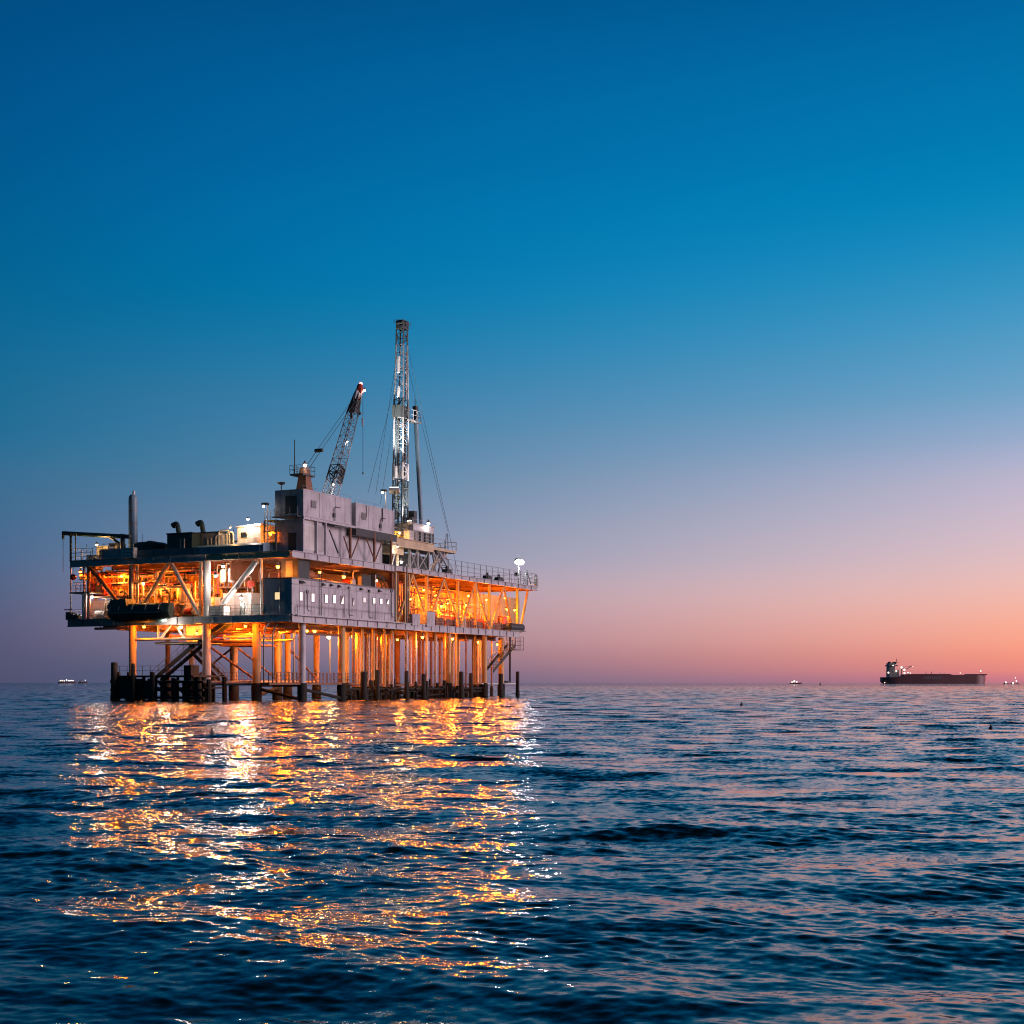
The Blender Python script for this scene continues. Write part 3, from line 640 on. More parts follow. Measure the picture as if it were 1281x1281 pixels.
# upper deckhouse (panel wall with braces) and the two container modules on it
uA = uR(379.5)
t = thing('deckhouse', 'tall braced plant house with recessed pinkish panels under the two box modules', 'plant house', (uA, 0, ZU1))
vD = vL(345, uA); uB2 = uR(491); zT = 19.75
mb = MB(); mb.box(uA+.1, uR(406), .3, vD, ZU1+.06, zT); mb.box(uR(406)+.003, uB2-.3, 1.25, vD-.2, ZU1+.06, zT-.003)
part('wall', mb, M['wall'], t)
mb = MB(); mb.box(uA-.02, uR(445), -.06, .22, zT+.003, zT+.25); part('top_beam', mb, M['wall'], t)
for px in (380, 397, 408, 439, 469, 490):
    mb = MB(); u = uR(px); mb.box(u-.11, u+.11, -.02, .2, ZU1+.06, zT); part('post', mb, M['wall' if px < 439 else 'rust'], t)
def rbrace(p, q_, r, m, par, v=.1):
    mb = MB(); mb.bar(pR(*p, v), pR(*q_, v), r, 6); part('brace', mb, m, par)
for p, q_ in (((439, 699), (430, 671)), ((439, 699), (450, 671)), ((469, 702), (458, 673)), ((469, 702), (479, 675)), ((412, 663), (423, 692))):
    rbrace(p, q_, .08, M['rust'] if p[0] > 420 else M['dark'], t)
for a, b in ((382, 396), (399, 407)):
    mb = MB(); mb.box(uR(a), uR(b), .26, .297, ZU1+.4, zT-.4); part('panel', mb, M['white'] if a < 390 else M['grey'], t)
mb = MB(); mb.box(uA+.05, uA+.097, 1.0, 2.0, ZU1+.1, ZU1+2.2); part('door', mb, M['dark'], t)
def module(px0, px1, z0, z1, vdepth, label, m, dv=0.):
    a, b = uR(px0), uR(px1)
    t = thing('box_module', label, 'container', (a, 0, z0), 'box modules on the plant house')
    mb = MB(); mb.box(a, b, dv, vdepth, z0, z1)
    part('wall', mb, m, t)
    mb = MB()
    for z in (z0, z1-.12): mb.box(a-.03, b+.03, dv-.04, dv-.003, z, z+.12)
    for i in range(4): u = a+(b-a)*i/3; mb.box(u-.05, u+.05, dv-.036, dv-.004, z0+.121, z1-.121)
    part('frame', mb, m, t)
    mb = MB(); u = a+(b-a)*.62; mb.tube([(u, dv-.1, z0+.1), (u, dv-.1, z0+1.4), (u+.3, dv-.1, z0+1.7), (u+1.2, dv-.1, z0+1.7)], .04, 5); mb.box(u-.2, u+.2, dv-.16, dv-.04, z0+.5, z0+.95); part('conduit', mb, M['dark'], t)
    mb = MB(); u = a+(b-a)*.2; mb.box(u-.5, u+.5, dv-.07, dv-.003, z0+1.1, z0+1.9)
    for i in range(5): mb.box(u-.45, u+.45, dv-.1, dv-.073, z0+1.15+i*.15, z0+1.22+i*.15)
    part('louvre', mb, M['steel'], t)
    mb = MB(); railing(mb, [(a, dv+.1, z1), (b, dv+.1, z1)], .35, 2.4, .02, 1); part('grab_rail', mb, M['steel'], t)
    return t, a, b
vC = vL(344, uA)
t, a, b = module(379.5, 439, 20.03, 23.0, vC, 'larger pinkish grey box module with a dark short end, beside the crane mast', M['wall'])
mb = MB(); mb.box(a-.05, a-.003, .9, 2.3, 20.4, 22.3); part('door', mb, M['dark'], t)
mb = MB(); mb.bar((a-.6, .3, 20.03), (a-.6, vC, 20.03), .07, 6); mb.box(a-.6, a-.003, .3, vC, 19.97, 20.02)
for i in range(4): mb.bar((a-.55, .4+i*1., 20.03), (a-.55, .4+i*1., 21.05), .03, 4)
part('landing', mb, M['steel'], t)
t, a, b = module(445.5, 493.2, 19.85, 22.75, 3.6, 'smaller pinkish grey box module next to the drilling mast', M['wall'], .05)
for px, py, h_ in ((458.5, 640, .7), (478, 644, .8)): u = uR(px); z = wz(py, u, 0); mb = MB(); mb.bar((u, -.05, z-h_), (u, -.05, z+h_), .06, 6); part('vent_pipe', mb, M['white' if px < 470 else 'dark'], t)
mb = MB(); mb.box(a, b+.6, .0, 3.6, 19.0, 19.847); part('skid', mb, M['dark'], t)  # skid made deep and dark to carry the shade under the module

# things on the quarters' roof
u, v = uR(478, 1.5), 1.5
t = thing('hose_arch', 'pale curved lattice hose arch on the accommodation block roof', 'hose arch', (u, v, qT+.12))
for dv_ in (0, .5, 1.):
    mb = MB(); mb.tube([(u-1.9+3.2*math.sin(x_*math.pi/2*.1), v+dv_, qT+.13) if False else (u-1.6+3.4*math.sin(x_/10*math.pi/2), v+dv_, qT+.13+1.75*math.cos(x_/10*math.pi/2)) for x_ in range(11)], .09, 6); part('hose', mb, M['dark'], t)
mb = MB()
for x_ in range(9):
    for y_ in range(2):
        f0 = lambda k: (u-1.6+3.3*math.sin(k/10*math.pi/2), qT+.13+1.68*math.cos(k/10*math.pi/2))
        p0, p1 = f0(x_), f0(x_+1)
        mb.bar((p0[0], v+.5*y_, p0[1]), (p1[0], v+.5*y_+.5, p1[1]), .035, 4); mb.bar((p0[0], v+.5*y_+.5, p0[1]), (p1[0], v+.5*y_, p1[1]), .035, 4)
mb.box(u-1.6, u-1.4, v, v+1, qT+.123, qT+1.8)
part('lattice', mb, M['white'], t)
def cabinet(u, v, w, du, dv, dw, name, label, cat, m, group=None):
    t = thing(name, label, cat, (u, v, w), group)
    mb = MB(); mb.cbox(u, v, w+.12, du, dv, dw-.12); part('body', mb, M[m], t)
    mb = MB(); mb.cbox(u, v, w+.003, du*.92, dv*.92, .114); part('plinth', mb, M['dark'], t)
    mb = MB(); mb.box(u-du/2-.03, u-du/2-.003, v-dv*.4, v+dv*.1, w+.25, w+dw-.2); part('door', mb, M['grey'], t)
    mb = MB(); mb.cbox(u, v, w+dw+.003, du*1.06, dv*1.06, .06); part('lid', mb, M[m], t)
    return t
def vessel(u, v, w, h, r, name, label, cat, m, group=None):
    t = thing(name, label, cat, (u, v, w), group)
    mb = MB(); mb.lathe((u, v, w), [(r*.5, .42), (r*.9, .55), (r, .8), (r, h-.4), (r*.9, h-.15), (r*.5, h-.02)], 18); part('body', mb, M[m], t)
    for k in range(3): a = 2*math.pi*k/3; mb = MB(); mb.bar((u+r*.8*math.cos(a), v+r*.8*math.sin(a), w+.003), (u+r*.8*math.cos(a), v+r*.8*math.sin(a), w+.9), .06, 6); part('leg', mb, M['steel'], t)
    mb = MB(); mb.tube([(u, v, w+h-.04), (u, v, w+h+.3), (u, v+.25, w+h+.42), (u, v+r+.3, w+h+.42), (u, v+r+.4, w+h+.2), (u, v+r+.4, w+.6)], .07, 6); part('outlet_pipe', mb, M['sand'], t)
    return t
def separator(u, v0, v1, w, r, name, label, cat, m, axis='v', group=None):
    t = thing(name, label, cat, (u, v0, w), group)
    def Q(a, z, o=0): return (u+o, a, z) if axis == 'v' else (a, u+o, z)
    mb = MB(); mb.hcap(Q(v0, w+.5+r), Q(v1, w+.5+r), r); part('body', mb, M[m], t)
    for f in (.2, .8):
        a = v0+(v1-v0)*f; mb = MB(); c0 = Q(a, 0, -r*.7); c1 = Q(a, 0, r*.7)
        mb.box(*( (c0[0], c1[0], a-.12, a+.12) if axis == 'v' else (a-.12, a+.12, c0[1], c1[1])), w+.003, w+.5+r*.5); part('saddle', mb, M['steel'], t)
    for f in (.35, .65):
        a = v0+(v1-v0)*f; mb = MB(); mb.bar(Q(a, w+.45+2*r), Q(a, w+.8+2*r), .09, 8); mb.bar(Q(a, w+.78+2*r), Q(a, w+.86+2*r), .16, 8); part('nozzle', mb, M['sand'], t)
    return t
def pump(u, v, w, name, label, cat, m, group=None):
    t = thing(name, label, cat, (u, v, w), group)
    mb = MB(); mb.cbox(u, v, w+.003, .9, 2.0, .25); part('skid', mb, M['dark'], t)
    mb = MB(); mb.hcap((u, v+.05, w+.68), (u, v+.85, w+.68), .36); part('motor', mb, M[m], t)
    mb = MB(); mb.bar((u, v-.55, w+.6), (u, v-.25, w+.6), .42, 14); mb.bar((u, v-.25, w+.65), (u, v+.1, w+.65), .08, 8); part('casing', mb, M['grey'], t)
    mb = MB(); mb.tube([(u, v-.4, w+1.), (u, v-.4, w+1.7), (u, v-.6, w+1.95), (u, v-1.2, w+1.95)], .1, 8); part('outlet_pipe', mb, M['sand'], t)
    return t
def tree(u, v, w, label, m, group):              # wellhead valve stack
    t = thing('wellhead', label, 'wellhead', (u, v, w), group)
    mb = MB(); mb.bar((u, v, w+.003), (u, v, w+2.2), .13, 10)
    for z in (.3, .8, 1.3, 1.8, 2.2): mb.bar((u, v, w+z-.05), (u, v, w+z+.05), .24, 10)
    part('stem', mb, M[m], t)
    for z, s_ in ((1.05, -1), (1.55, 1)):
        mb = MB(); mb.bar((u, v, w+z), (u+s_*.75, v, w+z), .1, 8); mb.bar((u+s_*.4, v, w+z), (u+s_*.6, v, w+z), .2, 8); part('valve', mb, M['red'], t)
        mb = MB()
        mb.bar((u, v-.3, w+z+.25), (u, v-.34, w+z+.25), .22, 12); mb.bar((u, v, w+z+.25), (u, v-.34, w+z+.25), .03, 6); part('hand_wheel', mb, M['yellow'], t)
    return t

# left process area, orange lit
z = ZL1
vessel(3.2, vL(232, 3.2), z, 4.2, .75, 'process_vessel', 'upright orange-lit vessel just left of the thick white deck column', 'vessel', 'sand', 'process vessels')
vessel(5., vL(185, 5), z, 4.6, .8, 'process_vessel', 'upright vessel under the point where the two left truss braces meet', 'vessel', 'yellow', 'process vessels')
vessel(3.6, vL(150, 3.6), z, 3.6, .9, 'process_vessel', 'squat upright tank glowing orange left of the exhaust stack column', 'vessel', 'sand', 'process vessels')
separator(4.6, vL(230, 4.6)+.6, vL(192, 4.6), z+2.6, .62, 'separator', 'horizontal drum on a rack high between the left truss braces', 'drum', 'sand', group='separators')
separator(2.4, vL(222, 2.4), vL(185, 2.4), z, .6, 'separator', 'horizontal drum low on the deck beside the dark covered boat', 'drum', 'rust', group='separators')
pump(1.6, vL(214, 1.6), z, 'pump', 'small pump set at the deck edge in the orange-lit bay', 'pump', 'yellow', 'pumps')
pump(1.4, vL(240, 1.4), z, 'pump', 'pump set beside the foot of the white deck column', 'pump', 'red', 'pumps')
cabinet(2.2, vL(126, 2.2), z+2.7, 1.2, 2., 2.2, 'control_cabinet', 'reddish cabinet in the outer bay near the balcony', 'cabinet', 'red')
mb = MB(); mb.box(1., 4, vL(158, 1), vL(115, 1), z+2.55, z+2.68); part('mezzanine', mb, M['rust'], rig)
vessel(1.8, vL(140, 1.8), z, 2.3, .5, 'process_vessel', 'small pale vessel on the outer end of the lower deck, under white lamp', 'vessel', 'white', 'process vessels')
pump(1.2, vL(128, 1.2), z, 'pump', 'pale pump set on the lower deck left of the dark covered boat', 'pump', 'white', 'pumps')
# white lit bay
cabinet(3.4, vL(302, 3.4), z, 1.6, 3.8, 2.6, 'switch_room', 'white panelled room behind the big white diagonal brace', 'switch room', 'white')
cabinet(3.2, vL(273, 3.2), z+.2, 1.4, 1.6, 2.0, 'white_locker', 'white locker behind the diagonal brace next to the column', 'locker', 'white')
cabinet(.75, vL(275, .75), z, 1.1, 1.9, 1.05, 'generator_box', 'low white slatted generator box at the deck edge', 'generator', 'white')
mb = MB(); mb.box(2.4, 6, vL(296, 2.4), vL(262, 2.4), 12.55, 12.72); part('mezzanine', mb, M['rust'], rig)
vessel(3.4, vL(279, 3.4), 12.72, 2.1, .38, 'process_vessel', 'slim white vessel on the high shelf, nearer the white column', 'vessel', 'white', 'process vessels')
vessel(3.4, vL(290, 3.4), 12.72, 2.2, .42, 'process_vessel', 'slim white vessel on the high shelf, nearer the diagonal brace', 'vessel', 'white', 'process vessels')
vessel(2.2, vL(314, 2.2), 12.0, 1.3, .45, 'process_vessel', 'small red vessel high up by the thin white post', 'vessel', 'red', 'process vessels')
for px, lab in ((303, 'dark welding cylinder trolley beside the white panelled room'), (323, 'dark hose reel at the corner of the accommodation block')):
    v = vL(px, .7); t = thing('hose_reel' if px > 310 else 'cylinder_trolley', lab, 'hose reel' if px > 310 else 'trolley', (.7, v, z))
    if px > 310:
        mb = MB(); mb.bar((.45, v, z+.65), (.95, v, z+.65), .5, 16); part('hose', mb, M['dark'], t)
        for u in (.4, .98): mb = MB(); mb.bar((u, v, z+.65), (u+.03, v, z+.65), .6, 16); part('flange', mb, M['steel'], t)
        mb = MB(); mb.box(.4, 1., v-.35, v+.35, z+.003, z+.12); part('base', mb, M['steel'], t)
    else:
        for d_ in (-.2, .2): mb = MB(); mb.lathe((.7, v+d_, z+.13), [(.13, 0), (.13, 1.2), (.05, 1.4), (.05, 1.5)], 10); part('cylinder', mb, M['dark'], t)
        mb = MB(); mb.box(.5, .9, v-.42, v+.42, z+.003, z+.12); mb.bar((.9, v-.4, z+.1), (.9, v-.4, z+1.2), .03, 6); mb.bar((.9, v+.4, z+.1), (.9, v+.4, z+1.2), .03, 6); part('frame', mb, M['steel'], t)
# quarters' roof plant
separator(3.2, 4.2, 8.6, qT+.1, .5, 'separator', 'horizontal drum on the accommodation block roof near the orange lamp', 'drum', 'rust', 'u', 'separators')
cabinet(uR(456, 2), 2.2, qT+.12, 2., 1., 1.5, 'control_cabinet', 'dark cabinet on the accommodation block roof beside the hose arch', 'cabinet', 'dark')
pump(uR(438, 3), 3, qT+.12, 'pump', 'pump set on the accommodation block roof below the orange lamp', 'pump', 'red', 'pumps')
# right wellhead bay
for i, (px, v) in enumerate(((526, 1.6), (548, 2.2), (569, 1.5), (588, 2.3), (607, 1.6), (624, 2.2), (636, 1.5))):
    tree(uR(px, v), v, z, ('yellow-lit wellhead with hand wheels, nearest the dark wind wall', 'wellhead between the first two pairs of truss braces', 'wellhead behind the second pair of truss braces', 'wellhead at the middle of the orange truss bay', 'wellhead under the third roof node of the truss', 'wellhead before the last pair of truss braces', 'wellhead at the far end of the orange truss bay')[i], ('sand', 'yellow', 'rust')[i % 3], 'wellheads')
for i, (px, v, s_) in enumerate(((535, 4.5, 0), (560, 5, 1), (583, 5, 0), (605, 5.5, 1), (628, 5, 0))):
    lab = ('dark red vessel in the near part of the orange truss bay', 'horizontal drum under the second roof node of the truss', 'dark red upright vessel midway along the orange truss bay', 'horizontal drum deep in the far half of the truss bay', 'dark red upright vessel close to the far end of the truss bay')[i]
    if s_: separator(v, uR(px, v)-2, uR(px, v)+2.4, z, .7, 'separator', lab, 'drum', 'red', 'u', 'separators')
    else: vessel(uR(px, v), v, z, 2.6, .7, 'process_vessel', lab, 'vessel', 'red', 'process vessels')
for px0, px1, zt, lab, m in ((516, 525.5, 1.15, 'pale square box at the deck edge by the dark wind wall', 'wall'), (534, 544, 1.6, 'taller pale square box on the deck edge below the first truss brace', 'wall')):
    a, b = uR(px0, -.25), uR(px1, -.25)
    t = thing('meter_box', lab, 'box', (a, 0, ZL1), 'boxes on the deck edge')
    mb = MB(); mb.box(a, b, -.25, .9, ZL1-.25, ZL1+zt); part('body', mb, M[m], t)
    mb = MB(); mb.box(a-.03, b+.03, -.28, .93, ZL1+zt+.003, ZL1+zt+.06); part('lid', mb, M['grey'], t)
cabinet(uR(640, .8), .8, z, 1.6, .9, 1.15, 'white_locker', 'small white locker at the far end of the lower deck', 'locker', 'white')
a, b = uR(637, -.1), uR(657, -.1)
t = thing('liferaft_canister', 'dark rounded raft canister lying on the far end of the deck', 'raft canister', (a, 0, z))
mb = MB(); mb.hcap((a+.6, .2, z+.62), (b-.6, .2, z+.62), .55); part('body', mb, M['dark'], t)
mb = MB(); mb.box(a+.2, b-.2, -.3, .7, z+.025, z+.2); part('cradle', mb, M['steel'], t)
a, b = uR(643, .3), uR(654, .3); z0, z1 = wz(813, a, .3), wz(797, a, .3)
t = thing('personnel_cage', 'open metal cage hanging below the far end of the lower deck', 'cage', (a, .3, z0))
mb = MB(); mb.box(a, b, .1, 1.6, z0, z0+.1); part('floor', mb, M['steel'], t)
mb = MB(); railing(mb, [(a+.1, .15, z0+.1), (b-.1, .15, z0+.1), (b-.1, 1.5, z0+.1), (a+.1, 1.5, z0+.1), (a+.1, .15, z0+.1)], z1-z0, .8, .035, 3); part('bars', mb, M['steel'], t)
mb = MB(); mb.bar(((a+b)/2-1, .8, z1), ((a+b)/2-1, .8, ZL0), .05, 6); mb.bar((a+.2, .8, z1+.1), (b-.2, .8, z1+.1), .05, 6); part('hanger', mb, M['steel'], t)

# dark covered boat at the short side
v0, v1 = vL(214, -1.2), vL(139, -1.2); zb = wz(778.5, -1.2, vL(180, -1.2)); zt = wz(755, -1.2, vL(180, -1.2))
t = thing('lifeboat', 'long dark covered lifeboat slung against the short side of the lower deck', 'lifeboat', (-1.2, (v0+v1)/2, zb))
mb = MB(); n = 12
ring = []; vs = []; fs = []
for i in range(n+1):
    f = i/n; vv = v0+(v1-v0)*f; s_ = max(.6, 1-abs(2*f-1)**7*.4); hh = zt-zb
    for (a, c) in ((0, 0), (.55, .12), (.95, .45), (1, .62), (.8, .85), (.4, 1), (-.4, 1), (-.8, .85), (-1, .62), (-.95, .45), (-.55, .12)):
        vs.append((-1.15+a*1.0*s_, vv, zb+hh*(c if c > .5 else .5-(.5-c)*s_)))
for i in range(n):
    for k in range(11): fs.append((i*11+k, i*11+(k+1) % 11, (i+1)*11+(k+1) % 11, (i+1)*11+k))
fs += [tuple(range(11)), tuple(n*11+k for k in range(10, -1, -1))]
mb.add(vs, fs); part('hull', mb, M['green'], t)
va, vb = vL(165, -1.2), vL(140, -1.2); mb = MB(); mb.prism([(va, zt-.5), (vb, zt-.5), (vb-.5, zt+.45), (va+.3, zt+.55)], 0, -2.0, -.3); part('wheelhouse', mb, M['green'], t)
mb = MB(); mb.box(-2.17, -.15, v0+.6, v1-.5, zb+.62*(zt-zb)-.05, zb+.62*(zt-zb)+.05); part('fender_strake', mb, M['dark'], t)
for f in (.12, .34, .56, .78, .93):
    vv = v0+(v1-v0)*f; mb = MB(); mb.tube([(-2.16, vv, zb+.62*(zt-zb)), (-2.0, vv, zb+.87*(zt-zb)), (-1.57, vv, zt+.025), (-.73, vv, zt+.025), (-.3, vv, zb+.87*(zt-zb))], .045, 5); part('strap', mb, M['grey'], t)
mb = MB()
for k in range(14): mb.tube([(-2.2, v0+.8+(v1-v0-1.6)*k/14+(v1-v0-1.6)/14*j/4, zb+.55*(zt-zb)-.16*math.sin(math.pi*j/4)) for j in range(5)], .025, 4)
part('grab_line', mb, M['white'], t)
for f in (.15, .85):
    vv = v0+(v1-v0)*f; mb = MB(); mb.tube([(.1, vv, ZL1+.05), (.1, vv, ZL1+2.6), (-.5, vv, ZL1+3.0), (-1.15, vv, ZL1+2.9)], .1, 6); mb.bar((-1.15, vv, ZL1+2.9), (-1.15, vv, zt-.1), .025, 4)
    part('davit', mb, M['dark'], rig)
# red buoy on the balcony, dark drums on the lower deck outer end
v = vL(91.5, -.4); zz = wz(722, -.4, v)
t = thing('life_ring', 'round red float hanging above the balcony rail at the outer end', 'float', (-.4, v, zz))
mb = MB(); mb.sph((-.4, v, zz), .36, 14); part('ball', mb, M['red'], t)
mb = MB(); mb.bar((-.4, v, zz+.3), (-.4, v, ZU0), .025, 4); part('rope', mb, M['cable'], t)
t.name = 'red_float'; BASE['red_float'] = BASE['life_ring']
for px, lab in ((93.5, 'dark drum lying at the outermost corner of the lower deck'), (99, 'second dark drum, just inside the outermost one'),):
    v = vL(px, .6); t = thing('oil_drum', lab, 'drum', (.6, v, z), 'drums on the outer deck')
    mb = MB(); mb.bar((-.1, v, z+.33), (.8, v, z+.33), .3, 16); part('body', mb, M['dark'], t)
    mb = MB()
    for u in (.1, .35, .6): mb.bar((u-.02, v, z+.33), (u+.02, v, z+.33), .325, 16)
    part('hoop', mb, M['white'], t)
v = vL(88, .4); t = thing('winch', 'dark winch with a stubby mast on the outermost deck corner', 'winch', (.4, v, z))
mb = MB(); mb.cbox(.4, v, z+.003, .8, .7, .9); part('body', mb, M['dark'], t)
mb = MB(); mb.bar((.4, v, z+.9), (.4, v, z+2.6), .05, 6); mb.bar((.4, v-.2, z+1.2), (.4, v+.9, z+1.2), .06, 6); part('mast', mb, M['dark'], t)

# ------------------------------------------------------------------ upper deck, short side
# exhaust stack
u = 3.; v = vL(166.5, u)
t = thing('exhaust_stack', 'tall blue-grey exhaust stack rising from the short side of the upper deck', 'exhaust stack', (u, v, ZU1))
k = mpp(u, v); z1 = wz(619, u, v); r = 5.6*k
mb = MB(); mb.lathe((u, v, ZU1), [(r*1.15, .003), (r*1.15, .5), (r, .8), (r, z1-ZU1-.5), (r*.9, z1-ZU1-.2), (r*.6, z1-ZU1)], 20); part('barrel', mb, M['blue'], t)
mb = MB(); mb.lathe((u, v, wz(640, u, v)), [(r*1.03, 0), (r*1.03, .12)], 20); mb.lathe((u, v, wz(656, u, v)), [(r*1.03, 0), (r*1.03, .12)], 20); part('band', mb, M['steel'], t)
mb = MB(); mb.lathe((u, v-r*.2, z1), [(r*.3, 0), (r*.3, .45)], 10); part('tip', mb, M['white'], t)
# jib crane at the outer end
t = thing('jib_crane', 'dark green jib with a long level arm at the outer end of the upper deck', 'jib crane', pL(155, 690, 1.2))
A = pL(163, 671.5, 1.2); Bp = pL(79, 667, 1.2)
mb = MB(); mb.bar(A, Bp, .26, 8); part('arm', mb, M['green'], t)
mb = MB(); mb.bar(pL(136, 670, 1.2), pL(152, 682, 1.2), .16, 8); part('strut', mb, M['green'], t)
mb = MB(); p_ = pL(153.5, 668, 1.2); mb.bar((1.2, p_[1], ZU1+.003), p_, .28, 10); part('post', mb, M['green'], t)
mb = MB(); mb.bar((Bp[0], Bp[1], Bp[2]+.2), (Bp[0], Bp[1], Bp[2]-.7), .16, 8); part('sheave', mb, M['dark'], t)
mb = MB(); mb.bar(Bp, (Bp[0], Bp[1], wz(716, 1.2, Bp[1])), .03, 4); part('cable', mb, M['cable'], t)
# small posts and boxes of the outer end
for px, py, lab, w_ in ((88.5, 671, 'dark searchlight post at the outer end beneath the jib arm', .14), (94.5, 671, 'slim dark vent post beside the searchlight post', .07)):
    u = .7; v = vL(px, u); t = thing('vent_post', lab, 'post', (u, v, ZU1)); zt = wz(py, u, v)
    mb = MB(); mb.bar((u, v, ZU1+.003), (u, v, zt), w_, 8); part('pipe', mb, M['dark'], t)
    mb = MB(); mb.lathe((u, v, zt), [(w_*1.2, 0), (w_*2.6, .2), (w_*1.8, .34)], 10); part('cap', mb, M['dark'], t)
cabinet(1.2, vL(119, 1.2), ZU1-1.1, 1.2, 1.3, 1.7, 'control_cabinet', 'open white-framed cabinet at the edge below the white deck lamp', 'cabinet', 'grey')
v0, v1 = vL(154, .4), vL(125, .4); t = thing('blast_screen', 'plain grey-blue steel screen on the deck edge left of the stack', 'screen', (.4, v0, ZU1))
mb = MB(); mb.box(.3, .42, v0, v1, ZU1-.6, wz(686, .4, v0)); part('sheet', mb, M['grey'], t)
mb = MB()
for i in range(4): vv = v0+.2+(v1-v0-.4)*i/3; mb.box(.42, .6, vv-.05, vv+.05, ZU1+.003, ZU1+1.1)
part('post', mb, M['dark'], t)
v0, v1 = vL(170, -.3), vL(155, -.3); zt = wz(685, -.3, v0); z0 = wz(698, -.3, v0)
t = thing('equipment_box', 'small white slatted box hung on the deck edge under the stack', 'box', (-.3, v0, z0))
mb = MB(); mb.box(-.7, -.05, v0, v1, z0, zt); part('body', mb, M['white'], t)
mb = MB()
for i in range(3): mb.box(-.73, -.703, v0+.1, v1-.1, z0+.2+i*.35, z0+.28+i*.35)
part('slat', mb, M['steel'], t)
u = 2.2; v0, v1 = vL(201, u), vL(163, u)
t = thing('storage_tank', 'broad dark tank with a low domed top beside the stack', 'tank', (u, v0, ZU1)); zt = wz(676, u, v0)
mb = MB(); r = (v1-v0)/2*.93; mb.lathe((u+r-1, (v0+v1)/2, ZU1), [(r, .003), (r, zt-ZU1-.35), (r*.8, zt-ZU1-.12), (r*.3, zt-ZU1)], 28); part('body', mb, M['dark'], t)
mb = MB(); mb.box(u+r-1-.35, u+r-1+.35, (v0+v1)/2-.35, (v0+v1)/2+.35, zt-.05, zt+.12); part('hatch', mb, M['steel'], t)
# parapet tank, generators with goosenecks, white house
v0, v1 = vL(329, .1), vL(240, .1)
t = thing('long_tank', 'long low dark blue tank along the edge above the white lit bay', 'tank', (.1, v0, ZU1)); zt = wz(678, .1, v0)
mb = MB(); mb.prism([(.15, ZU1+.06), (2.6, ZU1+.06), (2.6, zt-.1), (2.2, zt), (.5, zt), (.15, zt-.25)], 1, v0, v1); part('body', mb, M['blue'], t)
mb = MB()
for f in (.05, .35, .65, .95): vv = v0+(v1-v0)*f; mb.box(.05, .147, vv-.08, vv+.08, ZU1+.06, zt-.3)
part('rib', mb, M['blue'], t)
v0, v1 = vL(250, .1), vL(208, .1)
mb = MB(); mb.box(.12, .3, v0+.3, vL(172, .1), ZU1+.06, ZU1+.9); part('toe_plate', mb, M['steel'], rig)
def genset(px0, px1, ptop, gx, gtop, u, label, m):
    v0, v1 = vL(px1, u), vL(px0, u); zt = wz(ptop, u, v0)
    t = thing('generator_set', label, 'generator', (u, (v0+v1)/2, ZU1), 'generator sets on the upper deck')
    mb = MB(); mb.box(u, u+2.6, v0, v1, ZU1+.15, zt); part('housing', mb, M[m], t)
    mb = MB(); mb.box(u-.1, u+2.7, v0-.1, v1+.1, zt+.003, zt+.13); part('roof', mb, M['dark'], t)
    mb = MB(); mb.box(u+.1, u+2.5, v0+.1, v1-.1, ZU1+.003, ZU1+.147); part('skid', mb, M['dark'], t)
    for f in (.28, .42): vv = v0+(v1-v0)*f; mb = MB(); mb.bar((u-.12, vv, ZU1+.3), (u-.12, vv, zt-.6), .09, 8); part('pipe', mb, M['white'], t)
    vg = vL(gx, u+1); za = wz(gtop, u+1, vg); k = mpp(u, vg)
    pts = [(u+1, vg, zt+.1)]+[(u+1, vg+4.6*k*(1-math.cos(a)), za-.4+.4*math.sin(a)) if False else (u+1, vg+7.5*k*(a/3.0)**1.0, zt+.1+(za-zt-.1)*math.sin(min(a, 1.7)/1.7*math.pi/2)) for a in (.6, 1., 1.4, 1.8, 2.3, 3.0)]
    pts[-1] = (pts[-1][0], pts[-1][1], pts[-1][2]-.12)
    mb = MB(); mb.tube(pts, .28, 10); part('exhaust', mb, M['green'], t)
    mb = MB(); mb.bar(pts[-1], Vector(pts[-1])+Vector((0, .2, -.1)), .34, 10); part('rain_cap', mb, M['dark'], t)
genset(209, 240, 667, 224, 655, 1.4, 'dark green generator housing with a bent exhaust pipe, nearer the stack', 'green')
genset(241, 275, 666, 254.5, 653, 3.0, 'paler generator housing with a bent exhaust pipe, nearer the white house', 'grey')
v0, v1 = vL(326, 3.2), vL(297, 3.2); zt = wz(658, 3.2, v0)
t = thing('white_house', 'small white lamp-lit deck cabin beside the yellow-lit stair tower', 'cabin', (3.2, v0, ZU1))
mb = MB(); mb.box(3.2, 6, v0, v1, ZU1+.05, zt); part('wall', mb, M['white'], t)
mb = MB(); mb.prism([(v0-.15, zt+.003), (v1+.15, zt+.003), (v1+.15, zt+.1), (v0-.15, zt+.3)], 0, 3.05, 6.1); part('roof', mb, M['white'], t)
mb = MB(); mb.box(3.12, 3.197, v0+.2, v0+.9, ZU1+.1, ZU1+2.0); part('door', mb, M['grey'], t)
mb = MB(); mb.box(3.14, 3.197, v1-1.3, v1-.5, zt-1.2, zt-.6); part('window', mb, M['glass'], t)
t = thing('pipe_gantry', 'white arched pipe frame on the upper deck left of the white cabin', 'pipe frame', (2.8, vL(285, 2.8), ZU1))
for a, b, py in ((274, 287, 664), (284, 292, 666), (270, 280, 670)):
    va, vb, zz = vL(a, 2.8), vL(b, 2.8), wz(py, 2.8, vL(a, 2.8)); mb = MB(); mb.tube([(2.8, va, ZU1+.003), (2.8, va, zz-.2), (2.8, va-.2, zz), (2.8, vb+.2, zz), (2.8, vb, zz-.2), (2.8, vb, ZU1+.003)], .1, 8); part('pipe', mb, M['white'], t)
